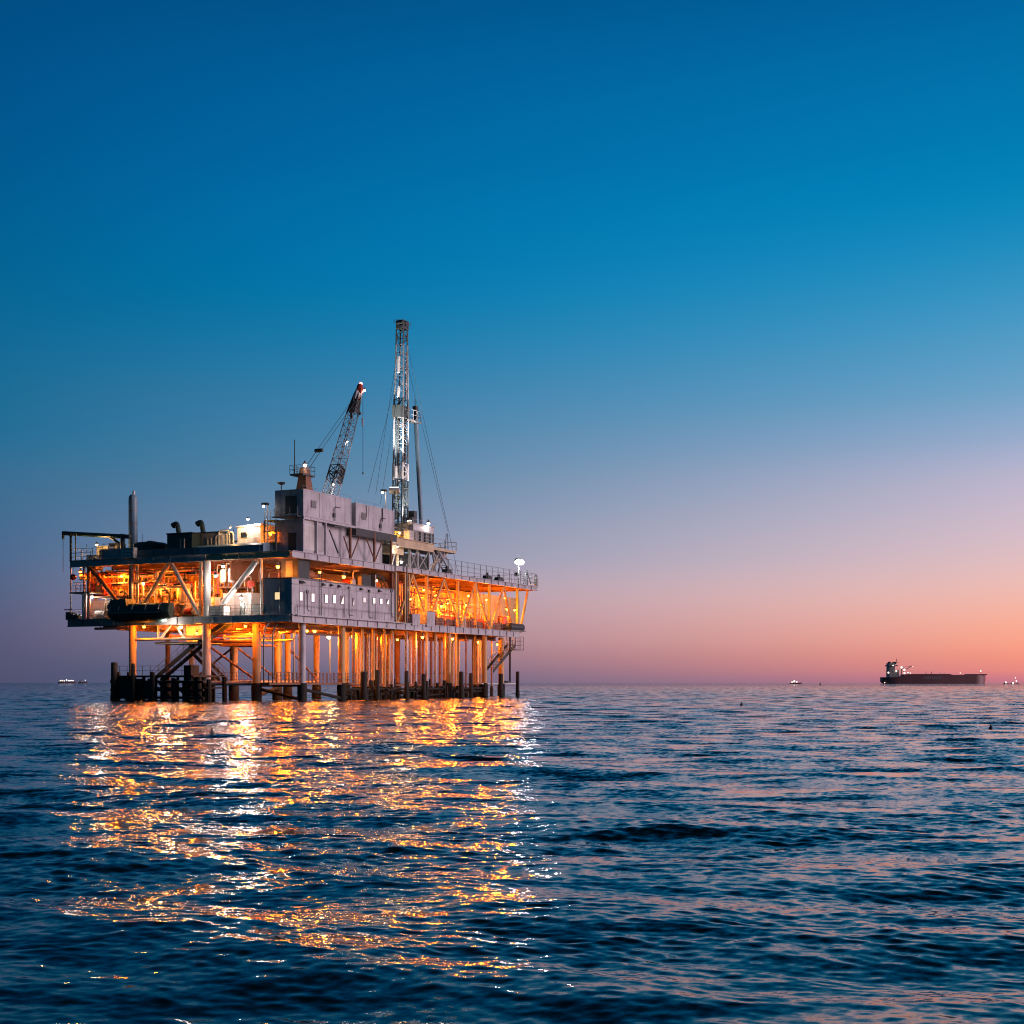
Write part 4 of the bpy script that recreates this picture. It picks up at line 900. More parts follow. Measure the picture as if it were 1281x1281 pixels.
# yellow-lit stair tower
va, vb = vL(345.5, 1.6), vL(331, 1.6); zt = wz(650, 1.6, va)
t = thing('stair_tower', 'open stair tower glowing yellow against the dark end of the plant house', 'stair tower', (1.6, va, ZU1))
for v in (va, vb):
    for u in (1.6, 4.2): mb = MB(); mb.box(u-.08, u+.08, v-.08, v+.08, ZU1+.003, zt); part('post', mb, M['steel' if u < 2 else 'yellow'], t)
for i in range(3):
    zz = ZU1+(zt-ZU1)*(i+1)/3; mb = MB(); mb.box(1.6, 4.2, va, vb, zz-.1, zz); part('landing', mb, M['yellow'], t)
    mb = MB(); railing(mb, [(1.62, va, zz), (1.62, vb, zz)], 1., .7, .025); part('rail', mb, M['yellow'], t)
mb = MB(); mb.box(4.2, 4.3, va, vb, ZU1+.1, zt); part('back_panel', mb, M['yellow'], t)
mb = MB(); mb.box(4.12, 4.197, va+.25, va+.75, ZU1+1.2, ZU1+2.9); part('door', mb, M['rust'], t)
# lamp post with a dish near the tower: see lamps.  Satellite dish on the module roof
u, v = uR(379.5)+.5, vL(352, uR(379.5)+.5); zz = wz(605, u, v)
t = thing('satellite_dish', 'small dark dish on a short stub at the roof corner of the larger module', 'dish', (u, v, 23.))
mb = MB(); mb.bar((u, v, 23.003), (u, v, zz-.1), .06, 8); part('stub', mb, M['dark'], t)
mb = MB(); mb.lathe((u, v, zz-.15), [(.12, 0), (.35, .1), (.46, .26), (.44, .28), (.3, .2), (.1, .14)], 16); part('reflector', mb, M['dark'], t)

# ------------------------------------------------------------------ crane: mast with crow's nest, boom, cables
cv = 3.2
u = uR(381, cv); zb = 23.0; v = cv
t = thing('pedestal_crane', 'lattice boom crane with a red tip raised beside a dark mast with a railed nest', 'crane', (u, v, zb))
k = mpp(u, v); z1 = wz(585, u, v); hw0, hw1 = 8.5*k, 4.2*k
mb = MB()
mb.add([(u+a*h/1., v+b*h, z) for h, z in ((hw0, zb+.003), (hw1, z1)) for a, b in ((-1,-1),(1,-1),(1,1),(-1,1))], [(3,2,1,0),(4,5,6,7),(0,1,5,4),(1,2,6,5),(2,3,7,6),(3,0,4,7)])
part('mast', mb, M['rust'], t)
zc = wz(594, u, v); k2 = 14*k
mb = MB(); mb.box(u-k2*1.0, u+k2*.9, v-k2*.5, v+k2*.9, zc-.18, zc); part('nest_floor', mb, M['dark'], t)
mb = MB(); railing(mb, [(u-k2, v-k2*.5, zc), (u+k2*.9, v-k2*.5, zc), (u+k2*.9, v+k2*.9, zc), (u-k2, v+k2*.9, zc), (u-k2, v-k2*.5, zc)], .95, .8, .03, 2); part('nest_rail', mb, M['dark'], t)
va = v+k2*.8; ua = uR(368.5, va); mb = MB(); mb.bar((ua, va, zc), (ua, va, wz(569, ua, va)), .06, 6); mb.bar((ua, va, wz(569, ua, va)), (ua, va, wz(550, ua, va)), .05, 6); part('antenna', mb, M['dark'], t)
bv = 3.6
foot = Vector(pR(413.5, 618, bv)); tip = Vector(pR(449, 489, bv))
f0 = foot+(foot-tip).normalized()*1.2; k = mpp(foot[0], bv); d = tip-foot
def on(f): return foot+d*f
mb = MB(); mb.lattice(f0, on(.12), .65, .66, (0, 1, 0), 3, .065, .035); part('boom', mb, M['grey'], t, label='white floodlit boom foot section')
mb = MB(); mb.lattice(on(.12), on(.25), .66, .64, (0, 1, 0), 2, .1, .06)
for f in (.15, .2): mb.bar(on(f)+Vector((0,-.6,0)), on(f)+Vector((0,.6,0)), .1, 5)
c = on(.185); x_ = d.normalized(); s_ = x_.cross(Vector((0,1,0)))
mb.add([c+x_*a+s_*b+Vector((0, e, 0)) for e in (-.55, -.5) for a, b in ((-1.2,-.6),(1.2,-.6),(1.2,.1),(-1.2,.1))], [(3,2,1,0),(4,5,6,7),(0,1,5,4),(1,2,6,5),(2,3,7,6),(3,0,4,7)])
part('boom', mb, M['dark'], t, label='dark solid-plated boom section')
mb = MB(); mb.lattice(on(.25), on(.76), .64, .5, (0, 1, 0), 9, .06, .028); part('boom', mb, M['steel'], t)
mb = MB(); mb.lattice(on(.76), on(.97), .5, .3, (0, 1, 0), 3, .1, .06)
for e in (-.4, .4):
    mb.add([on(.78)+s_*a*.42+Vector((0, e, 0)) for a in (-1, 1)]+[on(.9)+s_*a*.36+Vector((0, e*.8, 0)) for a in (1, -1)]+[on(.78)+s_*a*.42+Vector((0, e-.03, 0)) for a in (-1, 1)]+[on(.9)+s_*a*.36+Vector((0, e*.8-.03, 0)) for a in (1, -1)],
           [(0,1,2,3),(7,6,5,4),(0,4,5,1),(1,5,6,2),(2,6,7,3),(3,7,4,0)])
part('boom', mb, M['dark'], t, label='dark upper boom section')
mb = MB(); mb.bar(on(.9)+s_*.25, on(.985)+s_*.3, .3, 8); part('jib_plate', mb, M['white'], t)
mb = MB(); mb.lathe(tip+Vector((-.1, -.2, -.3)), [(.3, 0), (.5, .3), (.35, .9), (.2, 1.1)], 8); mb.bar(on(.93)-s_*.35, tip-s_*.2, .3, 8); part('boom_head', mb, M['red'], t)
sh = Vector(pR(399, 563.5, bv)); mt = Vector((u+.3, v, z1-.2))
for dv_ in (-.3, .3):
    e = Vector((0, dv_, 0)); mb = MB(); mb.bar(mt+e, sh+e, .035, 4); mb.bar(sh+e, tip+e-Vector((0, 0, .3)), .028, 4); part('pendant_cable', mb, M['cable'], t)
mb = MB(); mb.bar(sh-Vector((0, .5, 0)), sh+Vector((0, .5, 0)), .22, 10); mb.bar(sh+Vector((-.35, 0, -.1)), sh+Vector((.8, 0, .25)), .1, 6); part('floating_sheave', mb, M['dark'], t)
ht = tip+s_*.45; ht = Vector(pR(454, 494, bv)); hb = Vector(pR(453.5, 524, bv)); he = Vector(pR(454, 592, bv))
mb = MB(); mb.bar(ht, he, .03, 4); part('hoist_cable', mb, M['cable'], t)
mb = MB(); mb.sph(Vector(pR(450, 517, bv)), .22, 10); mb.bar(pR(450, 517, bv), pR(450, 498, bv), .025, 4); part('headache_ball', mb, M['dark'], t)
mb = MB(); mb.bar(hb, hb-Vector((0,0,.9)), .1, 8); mb.sph(hb, .14, 8); part('hook_block', mb, M['grey'], t)
mb = MB(); mb.sph(he, .1, 8, 1.5); part('hook', mb, M['dark'], t)

# ------------------------------------------------------------------ drilling rig floor and mast
rv = 4.
uc = uR(500.5, rv)
zF = wz(676, uR(509, 2), 2)
t = thing('rig_substructure', 'pale braced drill floor structure standing between the box modules and the roof railing', 'drill floor', (uc, rv, ZU1))
u0, u1 = uR(489, 1.2), uR(541, 1.2)
mb = MB(); mb.box(u0, u1, 1.2, 8.5, zF-.9, zF-.1); part('floor', mb, M['grey'], t)
mb = MB(); mb.ibeam((u0-.1, 1.1, zF-.03), (u1+.1, 1.1, zF-.03), 1.1, .4, .08); part('floor_beam', mb, M['sand'], t)
mb = MB(); railing(mb, [(u0, 1.2, zF), (u1, 1.2, zF), (u1, 8, zF)], 1.2, 1.5, .035); part('railing', mb, M['grey'], t)
mb = MB(); mb.box(uR(489, 1.6), uR(505, 1.6), 1.6, 3.2, zF-2., zF-1.0); part('shaker_house', mb, M['sand'], t)
for px in (489, 497, 512, 522, 536):
    u = uR(px, 1.8)
    for v in (1.8, 8): mb = MB(); mb.box(u-.13, u+.13, v-.13, v+.13, ZU1+.003, zF-.9); part('post', mb, M['sand' if px < 500 else 'grey'], t)
for a, b in ((489, 497), (512, 522), (522, 536)):
    for v in (1.8, 8): mb = MB(); mb.bar((uR(a, v), v, ZU1+.1), (uR(b, v), v, zF-1), .09, 6); mb.bar((uR(b, v), v, ZU1+.1), (uR(a, v), v, zF-1), .09, 6); part('brace', mb, M['grey'], t)
mb = MB(); mb.box(uR(491, 4), uR(536, 4), 4.2, 8, ZU1+.2, zF-1.3); part('mud_module', mb, M['dark'], t)
# far-side bracing, where the rails run down
for (a, ya), (b, yb) in (((541, 690), (545, 717)), ((552, 690), (541, 717)), ((541, 690), (556, 716)), ((556, 690), (548, 716)), ((560, 700), (545, 690))):
    mb = MB(); mb.bar(pR(a, ya, 2), pR(b, yb, 2), .13, 6); part('brace', mb, M['grey'], t)
    mb = MB(); mb.bar((uR(a, 2), 7.5, wz(ya, uR(a, 2), 2)), (uR(b, 2), 7.5, wz(yb, uR(b, 2), 2)), .13, 6); part('brace', mb, M['grey'], t)
# pipe ramp / stair from the drill floor to the roof
mb = MB()
for v in (1.6, 2.8): mb.bar(pR(549, 690, v), pR(566, 721, v), .12, 6)
for i in range(12):
    f = i/11; a, b = Vector(pR(549, 690, 1.6)), Vector(pR(566, 721, 1.6)); c = a.lerp(b, f); mb.bar(c, (c.x, 2.8, c.z), .06, 4); mb.bar(c, c+Vector((0,0,1.1)), .03, 4)
mb.bar(Vector(pR(549, 690, 1.6))+Vector((0,0,1.1)), Vector(pR(566, 721, 1.6))+Vector((0,0,1.1)), .03, 4)
part('ramp', mb, M['grey'], t)
# mud tank / doghouse
u0, u1 = uR(517, 2), uR(543, 2); zt = wz(655, u0, 2)
t = thing('doghouse', 'pinkish steel cabin with dark pillars on the drill floor right of the mast', 'cabin', (u0, 2, zF))
mb = MB(); mb.box(u0, u1, 2, 6, wz(663, u0, 2), zt); part('wall', mb, M['wall'], t)
mb = MB(); mb.box(u0+.2, u1-.2, 2.3, 5.8, zF, wz(663, u0, 2)-.003); part('base', mb, M['grey'], t)
for px in (526, 532, 538, 542): u = uR(px, 2); mb = MB(); mb.bar((u, 2.05, zF), (u, 2.05, wz(663, u0, 2)), .14, 8); part('pillar', mb, M['dark'], t)
mb = MB(); mb.box(u0-.1, u1+.1, 1.9, 6.1, zt+.003, zt+.12); railing(mb, [(u0, 2, zt+.12), (u1, 2, zt+.12)], .5, 2, .03, 1); part('roof', mb, M['grey'], t)
u = uR(511.5, 1.9); t = thing('white_locker', 'white box standing on the drill floor against the mast foot', 'box', (u, 1.9, zF))
mb = MB(); mb.cbox(u, 1.9, zF+.003, 1.2, .8, 1.2); part('body', mb, M['white'], t)
mb = MB(); mb.cbox(u+1.1, 1.9, zF+.003, .5, .5, 1.1); part('bottle', mb, M['dark'], t)
# cantilevered platform
u0, u1 = uR(541.5, 1.4), uR(571, 1.4); z_ = wz(684, u0, 1.4)
t = thing('catwalk_platform', 'pale railed platform jutting out beyond the drill floor', 'platform', (u0, 1.4, z_))
mb = MB(); mb.box(u0, u1, 1.4, 6, z_-.35, z_); part('floor', mb, M['sand'], t)
mb = MB(); railing(mb, [(u0, 1.45, z_), (u1, 1.45, z_), (u1, 6, z_)], 1.15, 3., .05, 2); part('railing', mb, M['grey'], t)
for f in (.1, .5): mb = MB(); u = u0+(u1-u0)*f; mb.bar((u, 2., ZU1+.3) if f < .2 else (u0, 2, ZU1+.8), (u+2, 2., z_-.35), .12, 6); part('strut', mb, M['sand'], t)
for px in (557, 560.5): u = uR(px, 1.5); mb = MB(); mb.bar((u, 1.5, z_), (u+(.3 if px < 558 else -.1), 1.5, z_+2.1), .05, 5); part('whip', mb, M['dark'], t)

# mast
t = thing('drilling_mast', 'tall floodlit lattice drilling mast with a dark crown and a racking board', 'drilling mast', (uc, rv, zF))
def mp(px, py): return Vector(pR(px, py, rv))
k = mpp(uc, rv)
b0, m1, c1 = mp(500.5, 664), mp(499.5, 524), mp(503, 408)
hw = 7.0*k; hm = 6.5*k; ht_ = 5.0*k
P_ = lambda f, lo, hi: lo.lerp(hi, f)
zz = lambda py: mp(500, py).z
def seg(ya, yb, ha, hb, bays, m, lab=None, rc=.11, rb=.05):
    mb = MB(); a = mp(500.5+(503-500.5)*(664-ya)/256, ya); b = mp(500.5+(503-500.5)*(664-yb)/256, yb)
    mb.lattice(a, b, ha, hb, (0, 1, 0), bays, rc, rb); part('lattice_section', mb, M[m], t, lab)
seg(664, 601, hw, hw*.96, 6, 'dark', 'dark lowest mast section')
seg(601, 580, hw*.96, hw*.94, 2, 'white', 'mast section painted floodlit white', .16)  # white only on the lit stretch: floodlight put into the section's colour
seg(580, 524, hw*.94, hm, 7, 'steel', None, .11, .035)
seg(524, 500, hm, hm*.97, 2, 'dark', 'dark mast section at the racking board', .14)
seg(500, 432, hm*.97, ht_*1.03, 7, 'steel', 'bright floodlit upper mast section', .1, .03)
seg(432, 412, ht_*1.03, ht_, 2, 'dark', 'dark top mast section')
mb = MB()
for y0_, y1_ in ((497, 484), (466, 446)):
    a, b = mp(498.2, y0_), mp(499., y1_); mb.bar(a, b, .2, 8)
a, b = mp(507.8, 500), mp(508.6, 440); mb.bar(a, b, .12, 8)
part('stand_pipe', mb, M['white'], t)  # white pieces carry floodlit highlights in their colour
mb = MB()
for px0, px1 in ((494.5, 495.5), (497, 498.2), (504, 504.5), (506.5, 507)):
    mb.bar(mp(px0, 650), mp(px1, 526), .1, 6)
part('drill_pipe', mb, M['dark'], t)
mb = MB(); a = mp(504, 660); b = mp(505.5, 512); mb.bar(a, b, .26, 8); part('kelly_hose', mb, M['dark'], t)
mb = MB(); a = mp(494.5, 598); mb.bar(a, mp(494, 583), .3, 8); mb.bar(mp(501, 597), mp(503, 583), .14, 8); mb.bar(mp(507.5, 600), mp(507, 583), .22, 8); part('floodlit_tube', mb, M['white'], t)  # tubes coloured white as if floodlit
z0 = zz(520); mb = MB(); c = mp(500, 516); mb.box(c.x-.8, c.x+.9, c.y-.6, c.y+.7, zz(523), zz(508)); part('racking_board', mb, M['dark'], t)
a = mp(507, 524); b = mp(521.5, 526); mb = MB(); mb.box(a.x, b.x+.3, rv-.6, rv+.6, a.z-.1, a.z); railing(mb, [(a.x, rv-.6, a.z), (b.x, rv-.6, a.z), (b.x, rv+.6, a.z), (a.x, rv+.6, a.z)], 1.3, 1.2, .035, 2); part('monkey_board', mb, M['grey'], t)
c = mp(503, 410); mb = MB(); mb.box(c.x-.75, c.x+.85, c.y-.5, c.y+.5, zz(410.5), zz(407)); mb.bar(c+Vector((-.4, -.5, .5)), c+Vector((-.4, .5, .5)), .4, 12); mb.bar(c+Vector((.5, -.5, .5)), c+Vector((.5, .5, .5)), .45, 12)
part('crown_block', mb, M['dark'], t)
mb = MB(); railing(mb, [(c.x-1., c.y-.6, zz(406)), (c.x+1.2, c.y-.6, zz(406)), (c.x+1.2, c.y+.6, zz(406)), (c.x-1., c.y+.6, zz(406)), (c.x-1., c.y-.6, zz(406))], .55, .8, .03, 1); mb.bar((c.x+1., c.y, zz(406)), (c.x+1.2, c.y, zz(398)), .04, 5); part('crown_rail', mb, M['dark'], t)
mb = MB(); a = uc; mb.cbox(uc+.9, rv-1.0, zF+.6, .9, .9, 2.6); mb.cbox(uc+1.7, rv-.9, zF+.5, .8, .8, 3.6); part('drawworks', mb, M['dark'], t)
mb = MB()
for z_ in (zF+.02, zF+.45, zF+.85): mb.box(uR(494, 2.6), uR(509.5, 2.6), 2.6, 5.4, z_, z_+.14)
for px in (495, 499, 504, 508): mb.bar((uR(px, 2.7), 2.7, zF), (uR(px, 2.7), 2.7, zF+1.1), .08, 6)
part('mast_base', mb, M['yellow'], t)
for i, (px, py, ex, ey, v) in enumerate(((507, 420, 574, 722, .5), (507, 445, 577, 690, 3), (497, 440, 470, 618, 1), (497, 470, 460, 618, 3), (496, 500, 476, 630, 2))):
    if i == 1: ex, ey = 560, 664
    mb = MB(); mb.bar(mp(px, py), pR(ex, ey, v), .022, 4); part('guy_wire', mb, M['cable'], t)
# leaning dark stand pipe
a, b = Vector(pR(527, 656, 4.)), Vector(pR(519.3, 508, 4.))
t = thing('leaning_pole', 'dark tapering pole leaning beside the mast from the cabin roof to the racking board', 'pole', tuple(a))
mb = MB(); mb.bar(a, b, .27, 10, .3); part('shaft', mb, M['blue'], t)
mb = MB(); c = b.lerp(a, .02); mb.bar(b, b.lerp(a, .11), .34, 10); mb.bar(b, b+Vector((0, 0, .9)), .05, 6); part('collar', mb, M['dark'], t)
mb = MB(); mb.bar(Vector(pR(514, 525, 4.)), Vector(pR(521, 528, 4.)), .1, 6); part('bracket', mb, M['grey'], t)

# ------------------------------------------------------------------ roof edge masts on the far end
def aerial(px, ptop, v, label, tripod, w_=.07):
    u = uR(px, v); t = thing('aerial', label, 'aerial', (u, v, ZU1), 'aerials on the far roof end')
    mb = MB(); mb.bar((u, v, ZU1+.003), (u, v, wz(ptop, u, v)), w_, 6, w_*.6); part('whip', mb, M['dark'], t)
    if tripod:
        for a in (-1.6, 1.6): mb = MB(); mb.bar((u+a, v, ZU1+.003), (u, v, ZU1+2.1), .06, 6); part('stay', mb, M['dark'], t)
    else: mb = MB(); mb.lathe((u, v, ZU1), [(.3, .003), (.34, 1.2), (.15, 1.9)], 10); part('drum', mb, M['steel'], t)
aerial(659.5, 713, 1., 'dark aerial with splayed stays near the far roof corner', True, .09)
aerial(670.5, 719, .6, 'thin aerial over a small drum on the outermost roof corner', False, .05)
for px, lab in ((609.5, 'dark winch box on the roof edge midway along the railing'), (624, 'dark vent box on the roof edge nearer the floodlight pole'), (559, 'peaked dark cover at the near end of the roof railing')):
    u = uR(px, .8); t = thing('roof_box', lab, 'box', (u, .8, ZU1), 'dark boxes on the roof edge')
    mb = MB(); mb.prism([(u-.9, ZU1+.003), (u+.9, ZU1+.003), (u+.5, ZU1+.7), (u-.5, ZU1+.7)], 1, .4, 1.2); part('cover', mb, M['dark'], t)
    mb = MB(); mb.bar((u, .8, ZU1+.7), (u, .8, ZU1+1.1), .2, 10); part('vent', mb, M['dark'], t)

# ------------------------------------------------------------------ boat landing and mooring piles
v0, v1 = vL(262, -1.5), vL(146, -1.5)
t = thing('boat_landing', 'black lattice boat landing at the waterline under the short side', 'boat landing', (-1.5, (v0+v1)/2, 0))
mb = MB(); mb.box(-2.4, 1.8, v0+1.5, v1, 2.6, 2.8); mb.box(-2.0, 1.4, v0, v1-4, 1.35, 1.5); part('deck', mb, M['timber'], t)
rr = random.Random(5); n = 17
for i in range(n):
    v = v0+(v1-v0)*i/(n-1); u = -2.3 if i % 2 else -1.6; r = rr.uniform(.17, .34)
    mb = MB(); mb.bar((u, v, -1.5), (u, v, rr.uniform(2.3, 3.3) if i > 4 else rr.uniform(1.4, 2.7)), r, 8); part('post', mb, M['growth'], t)
    if i % 2 == 0: mb = MB(); mb.bar((1.2, v, -1.5), (1.2, v, 2.6), r, 8); part('post', mb, M['growth'], t)
for z_ in (.35, 1.2, 2.1): mb = MB(); mb.bar((-2.5, v0, z_), (-2.5, v1, z_), .15, 6); part('rail', mb, M['timber'], t)
for i in range(6): v = v0+(v1-v0)*i/6; mb = MB(); mb.bar((-2.45, v, .1), (-2.45, v+(v1-v0)/6, 2.3), .11, 6); part('brace', mb, M['growth'], t)
mb = MB(); mb.box(-2.3, -.9, vL(241, -2), vL(232, -2), .3, 3.9); part('fender_block', mb, M['growth'], t)
mb = MB(); mb.box(-2.7, -2.5, vL(170, -2.6), vL(150, -2.6), .2, 2.7); mb.box(-2.7, -2.5, vL(196, -2.6), vL(180, -2.6), .15, 2.2); part('fender_panel', mb, M['timber'], t)
mb = MB(); railing(mb, [(-2.3, v0+2, 2.8), (-2.3, v1, 2.8)], 1.05, 1.1, .03, 2); part('railing', mb, M['dark'], t)
def pile(px, hw, ptop, v, label, side='R'):
    if side == 'L': u, vv = v, vL(px, v)
    else: u, vv = uR(px, v), v
    r = hw*mpp(u, vv); zt = wz(ptop, u, vv)
    t = thing('mooring_pile', label, 'pile', (u, vv, 0), 'mooring piles round the platform')
    mb = MB(); mb.lathe((u, vv, 0), [(r*.95, .5), (r*1.0, 1.), (r*.97, zt-.1), (r*.8, zt)], 14); part('shaft', mb, M['timber'], t)
    mb = MB(); mb.lathe((u, vv, 0), [(r*1.1, -2), (r*1.22, .1), (r*1.08, .9), (r*.96, 1.1)], 14); part('marine_growth', mb, M['growth'], t)
pile(143, 4.2, 828.5, -2.6, 'thick black pile standing clear at the outermost corner of the landing', 'L')
pile(166.5, 2.4, 830, -3.0, 'slim black pile before the orange outer leg', 'L')
pile(191.5, 2.6, 841, -2.9, 'black pile before the foot of the sea stairs', 'L')
pile(455, 4.3, 840, -1., 'thick black pile before the rank of well pipes')
pile(472, 3., 838, -.6, 'reddish black pile just right of the thick pile before the well pipes')
pile(508.5, 2.6, 839, -.6, 'dark pile below the first orange lamp under the deck')
pile(530, 3., 843, -.6, 'short dark pile between the two orange lamps under the deck')
pile(577, 2.9, 840, -.8, 'black pile in the open gap right of the bright orange pipes')
pile(589, 2.4, 842, -.4, 'black pile with a tilted bracket close to the last orange legs')
pile(626.5, 3., 842.5, -.4, 'black pile at the foot of the last orange leg')
pile(647.5, 2.3, 840, -1., 'black pile standing alone beyond the far end of the platform')
# ------------------------------------------------------------------ lamps
PROTO = {}
SOD, WHT, WRM = (1, .215, .009), (1, .86, .76), (1, .50, .14)
LP = dict(sodium=('sodium_bulb', SOD, 'sodium'), white=('white_bulb', WHT, 'white_b'), warm=('warm_bulb', WRM, 'warm_b'))
def lamp(pos, kind, power, label, group, r=.16):
    t = thing('deck_lamp', label, 'lamp', pos, group)
    u, v, w = pos
    if kind not in PROTO:
        a = MB(); a.lathe((0, 0, 0), [(.05, .42), (.08, .4), (.1, .25), (.26, .12), (.28, .08)][::-1], 12)
        b = MB(); b.sph((0, 0, 0), .16, 12)
        BASE['tmp'] = Vector((0, 0, 0)); tmp = bpy.data.objects.new('tmp', None)
        PROTO[kind] = []
        for nm, mb_, m in (('hood', a, 'steel'), ('bulb', b, LP[kind][2])):
            o = part(nm, mb_, M[m], tmp); o.parent = None; COL.objects.unlink(o); PROTO[kind].append((nm, o))
        bpy.data.objects.remove(tmp)
    for nm, o in PROTO[kind]:
        c = o.copy(); c.name = nm; COL.objects.link(c); c.parent = t
        if r != .16: c.scale = (r/.16,)*3
    if power:
        l = bpy.data.lights.new('lamp_light', 'POINT'); l.energy = power; l.color = LP[kind][1]; l.shadow_soft_size = .2; l.specular_factor = .1
        lo = bpy.data.objects.new('lamp_light', l); COL.objects.link(lo); lo.parent = t; lo.location = (-.1, -.1, -.42*r/.16)
    return t
G1, G2 = 'orange lamps in the process areas', 'white work lamps'
def LL(px, py, u, kind, p, lab, r=.16): lamp(pL(px, py, u), kind, p, lab, G1 if kind == 'sodium' else G2, r)
def LR(px, py, v, kind, p, lab, r=.16): lamp(pR(px, py, v), kind, p, lab, G1 if kind == 'sodium' else G2, r)
K = 1.35
LL(100.5, 715.5, 1.5, 'sodium', 500*K, 'orange lamp in the outermost bay above the balcony')
LL(127.5, 717.5, 2, 'sodium', 700*K, 'orange lamp high in the outer bay, nearer the balcony')
LL(152, 720.5, 2, 'sodium', 700*K, 'orange lamp high in the outer bay, nearer the stack column')
LL(179, 730, .9, 'warm', 200*K, 'pinkish white lamp just right of the stack column', .18)
LL(198, 731.5, 2.2, 'sodium', 800*K, 'orange lamp left of the truss brace apex, first of a pair')
LL(206, 732, 1.6, 'warm', 150*K, 'warm lamp close beside the orange one behind the left brace')
LL(206, 732, 7, 'sodium', 1000*K, 'orange lamp deeper behind the pair at the left brace')
LL(224, 737, 3, 'sodium', 900*K, 'orange lamp between the upright vessel and the right-hand truss brace')
LL(251.5, 732, 1.3, 'sodium', 700*K, 'orange lamp beside the thick white deck column')
LL(140, 741, 6, 'sodium', 1000*K, 'orange lamp deep in the outer bay above the squat tank')
LL(115, 746.5, .6, 'white', 240, 'white lamp under the balcony at the outer end', .15)
LL(121, 681.5, 1.4, 'warm', 420, 'pale orange lamp on the upper deck under the jib arm', .14)
LL(279, 708.5, 1.8, 'white', 260, 'white lamp at the ceiling of the white bay')
LL(270, 720.5, -.7, 'white', 320, 'white lamp beside the white column in the white bay', .18)
LL(302, 748, .3, 'white', 650, 'low white lamp washing the white panelled room')
LL(316, 712, .6, 'white', 120*K, 'small white lamp on the big white diagonal brace', .1)
LL(347.5, 709, .8, 'sodium', 300*K, 'big orange lamp on the dark roof corner of the accommodation block', .2)
LL(205, 771.5, -1.1, 'white', 420, 'bright white lamp under the dark covered boat', .2)
K = 1.5
LL(204, 783.5, 2, 'sodium', 700*K, 'yellow lamp above the hung platform, nearer the sea', .2)
LL(226, 784.5, 1.2, 'warm', 600*K, 'bright warm lamp above the hung platform, nearer the white leg', .22)
LL(246, 792, 3.6, 'sodium', 500*K, 'orange lamp lighting the panel left of the white leg')
LL(180, 784, .2, 'sodium', 400*K, 'orange lamp under the deck edge beside the orange outer leg')
LL(307, 783, .3, 'sodium', 500*K, 'orange lamp under the white deck edge left of the corner leg')
LL(294.5, 781, 2, 'sodium', 900*K, 'orange lamp under the deck above the orange inner leg', .2)
LL(312, 790, 5, 'sodium', 500*K, 'orange lamp under the deck left of the rusty corner leg')
LR(348, 788, 6, 'sodium', 700*K, 'orange lamp under the accommodation block, first of the row')
LR(359, 788.5, 9, 'sodium', 600*K, 'orange lamp under the accommodation block, second of the row')
LR(393.5, 789.5, 5, 'sodium', 900*K, 'brightest orange lamp under the accommodation block', .2)
LR(384, 789, 7, 'sodium', 500*K, 'orange lamp between the second and third far legs')
LR(411.5, 797, 3, 'warm', 350*K, 'warm conical lamp hanging between the orange legs', .22)
LR(441, 796, 5, 'sodium', 700*K, 'orange lamp at the near end of the well pipes')
LR(472, 798, 8, 'sodium', 900*K, 'orange lamp deep behind the rank of well pipes')
LR(497, 800, 8, 'sodium', 700*K, 'orange lamp deep under the dark wind wall')
LR(528.5, 797, 1.2, 'sodium', 450*K, 'orange lamp under the deck edge, nearer the accommodation block', .2)
LR(566, 799, 1.2, 'sodium', 550*K, 'orange lamp under the deck edge, by the bright orange pipes', .2)
LR(598, 803, 5, 'sodium', 900*K, 'orange lamp deep under the far half of the deck')
LR(622, 806, 6, 'sodium', 600*K, 'orange lamp under the far end of the deck')
K = .9
LR(430, 721.5, 2.2, 'sodium', 700*K, 'big orange lamp on the accommodation block roof by the pump', .2)
LR(400, 716, 4, 'sodium', 450*K, 'orange lamp on the accommodation block roof behind the stair house')
LR(471, 726, 4.5, 'warm', 350*K, 'warm lamp behind the hose arch')
K = 1.25
for i, (px, py, v, p, lab) in enumerate(((513, 749, 1.6, 800, 'orange lamp in the truss bay beside the dark wind wall'), (530, 738, 4.5, 1300, 'orange lamp high behind the first truss node'), (552, 758, 1.4, 900, 'orange lamp left of the second truss node'), (560.5, 754, 3, 1200, 'orange lamp under the second truss node'), (583, 757, 2, 1000, 'orange lamp midway along the truss bay'), (586, 745, 6, 1300, 'orange lamp high at the back of the truss bay'), (604, 758.5, 1.4, 900, 'orange lamp below the third truss node'), (608.5, 750, 4, 1200, 'orange lamp just right of the third truss node'), (634, 762, 1.6, 800, 'yellow lamp near the far end of the truss bay, first of two'), (644, 763, 1.8, 700, 'yellow lamp near the far end of the truss bay, last of two'), (632, 748, 6, 1200, 'orange lamp high at the back of the far truss bay'), (545, 745, 7, 1200, 'orange lamp high at the back of the near truss bay'))):
    LR(px, py, v, 'sodium', p*K, lab, .16 if v < 4 else .13)
LL(338.5, 668, 2.6, 'sodium', 350*K, 'yellow lamp inside the open stair tower', .14)
LL(310, 650, 2.6, 'white', 330, 'white lamp over the white deck cabin', .12)
LL(288, 660, 1.6, 'warm', 160*K, 'warm lamp on the white arched pipe frame', .1)
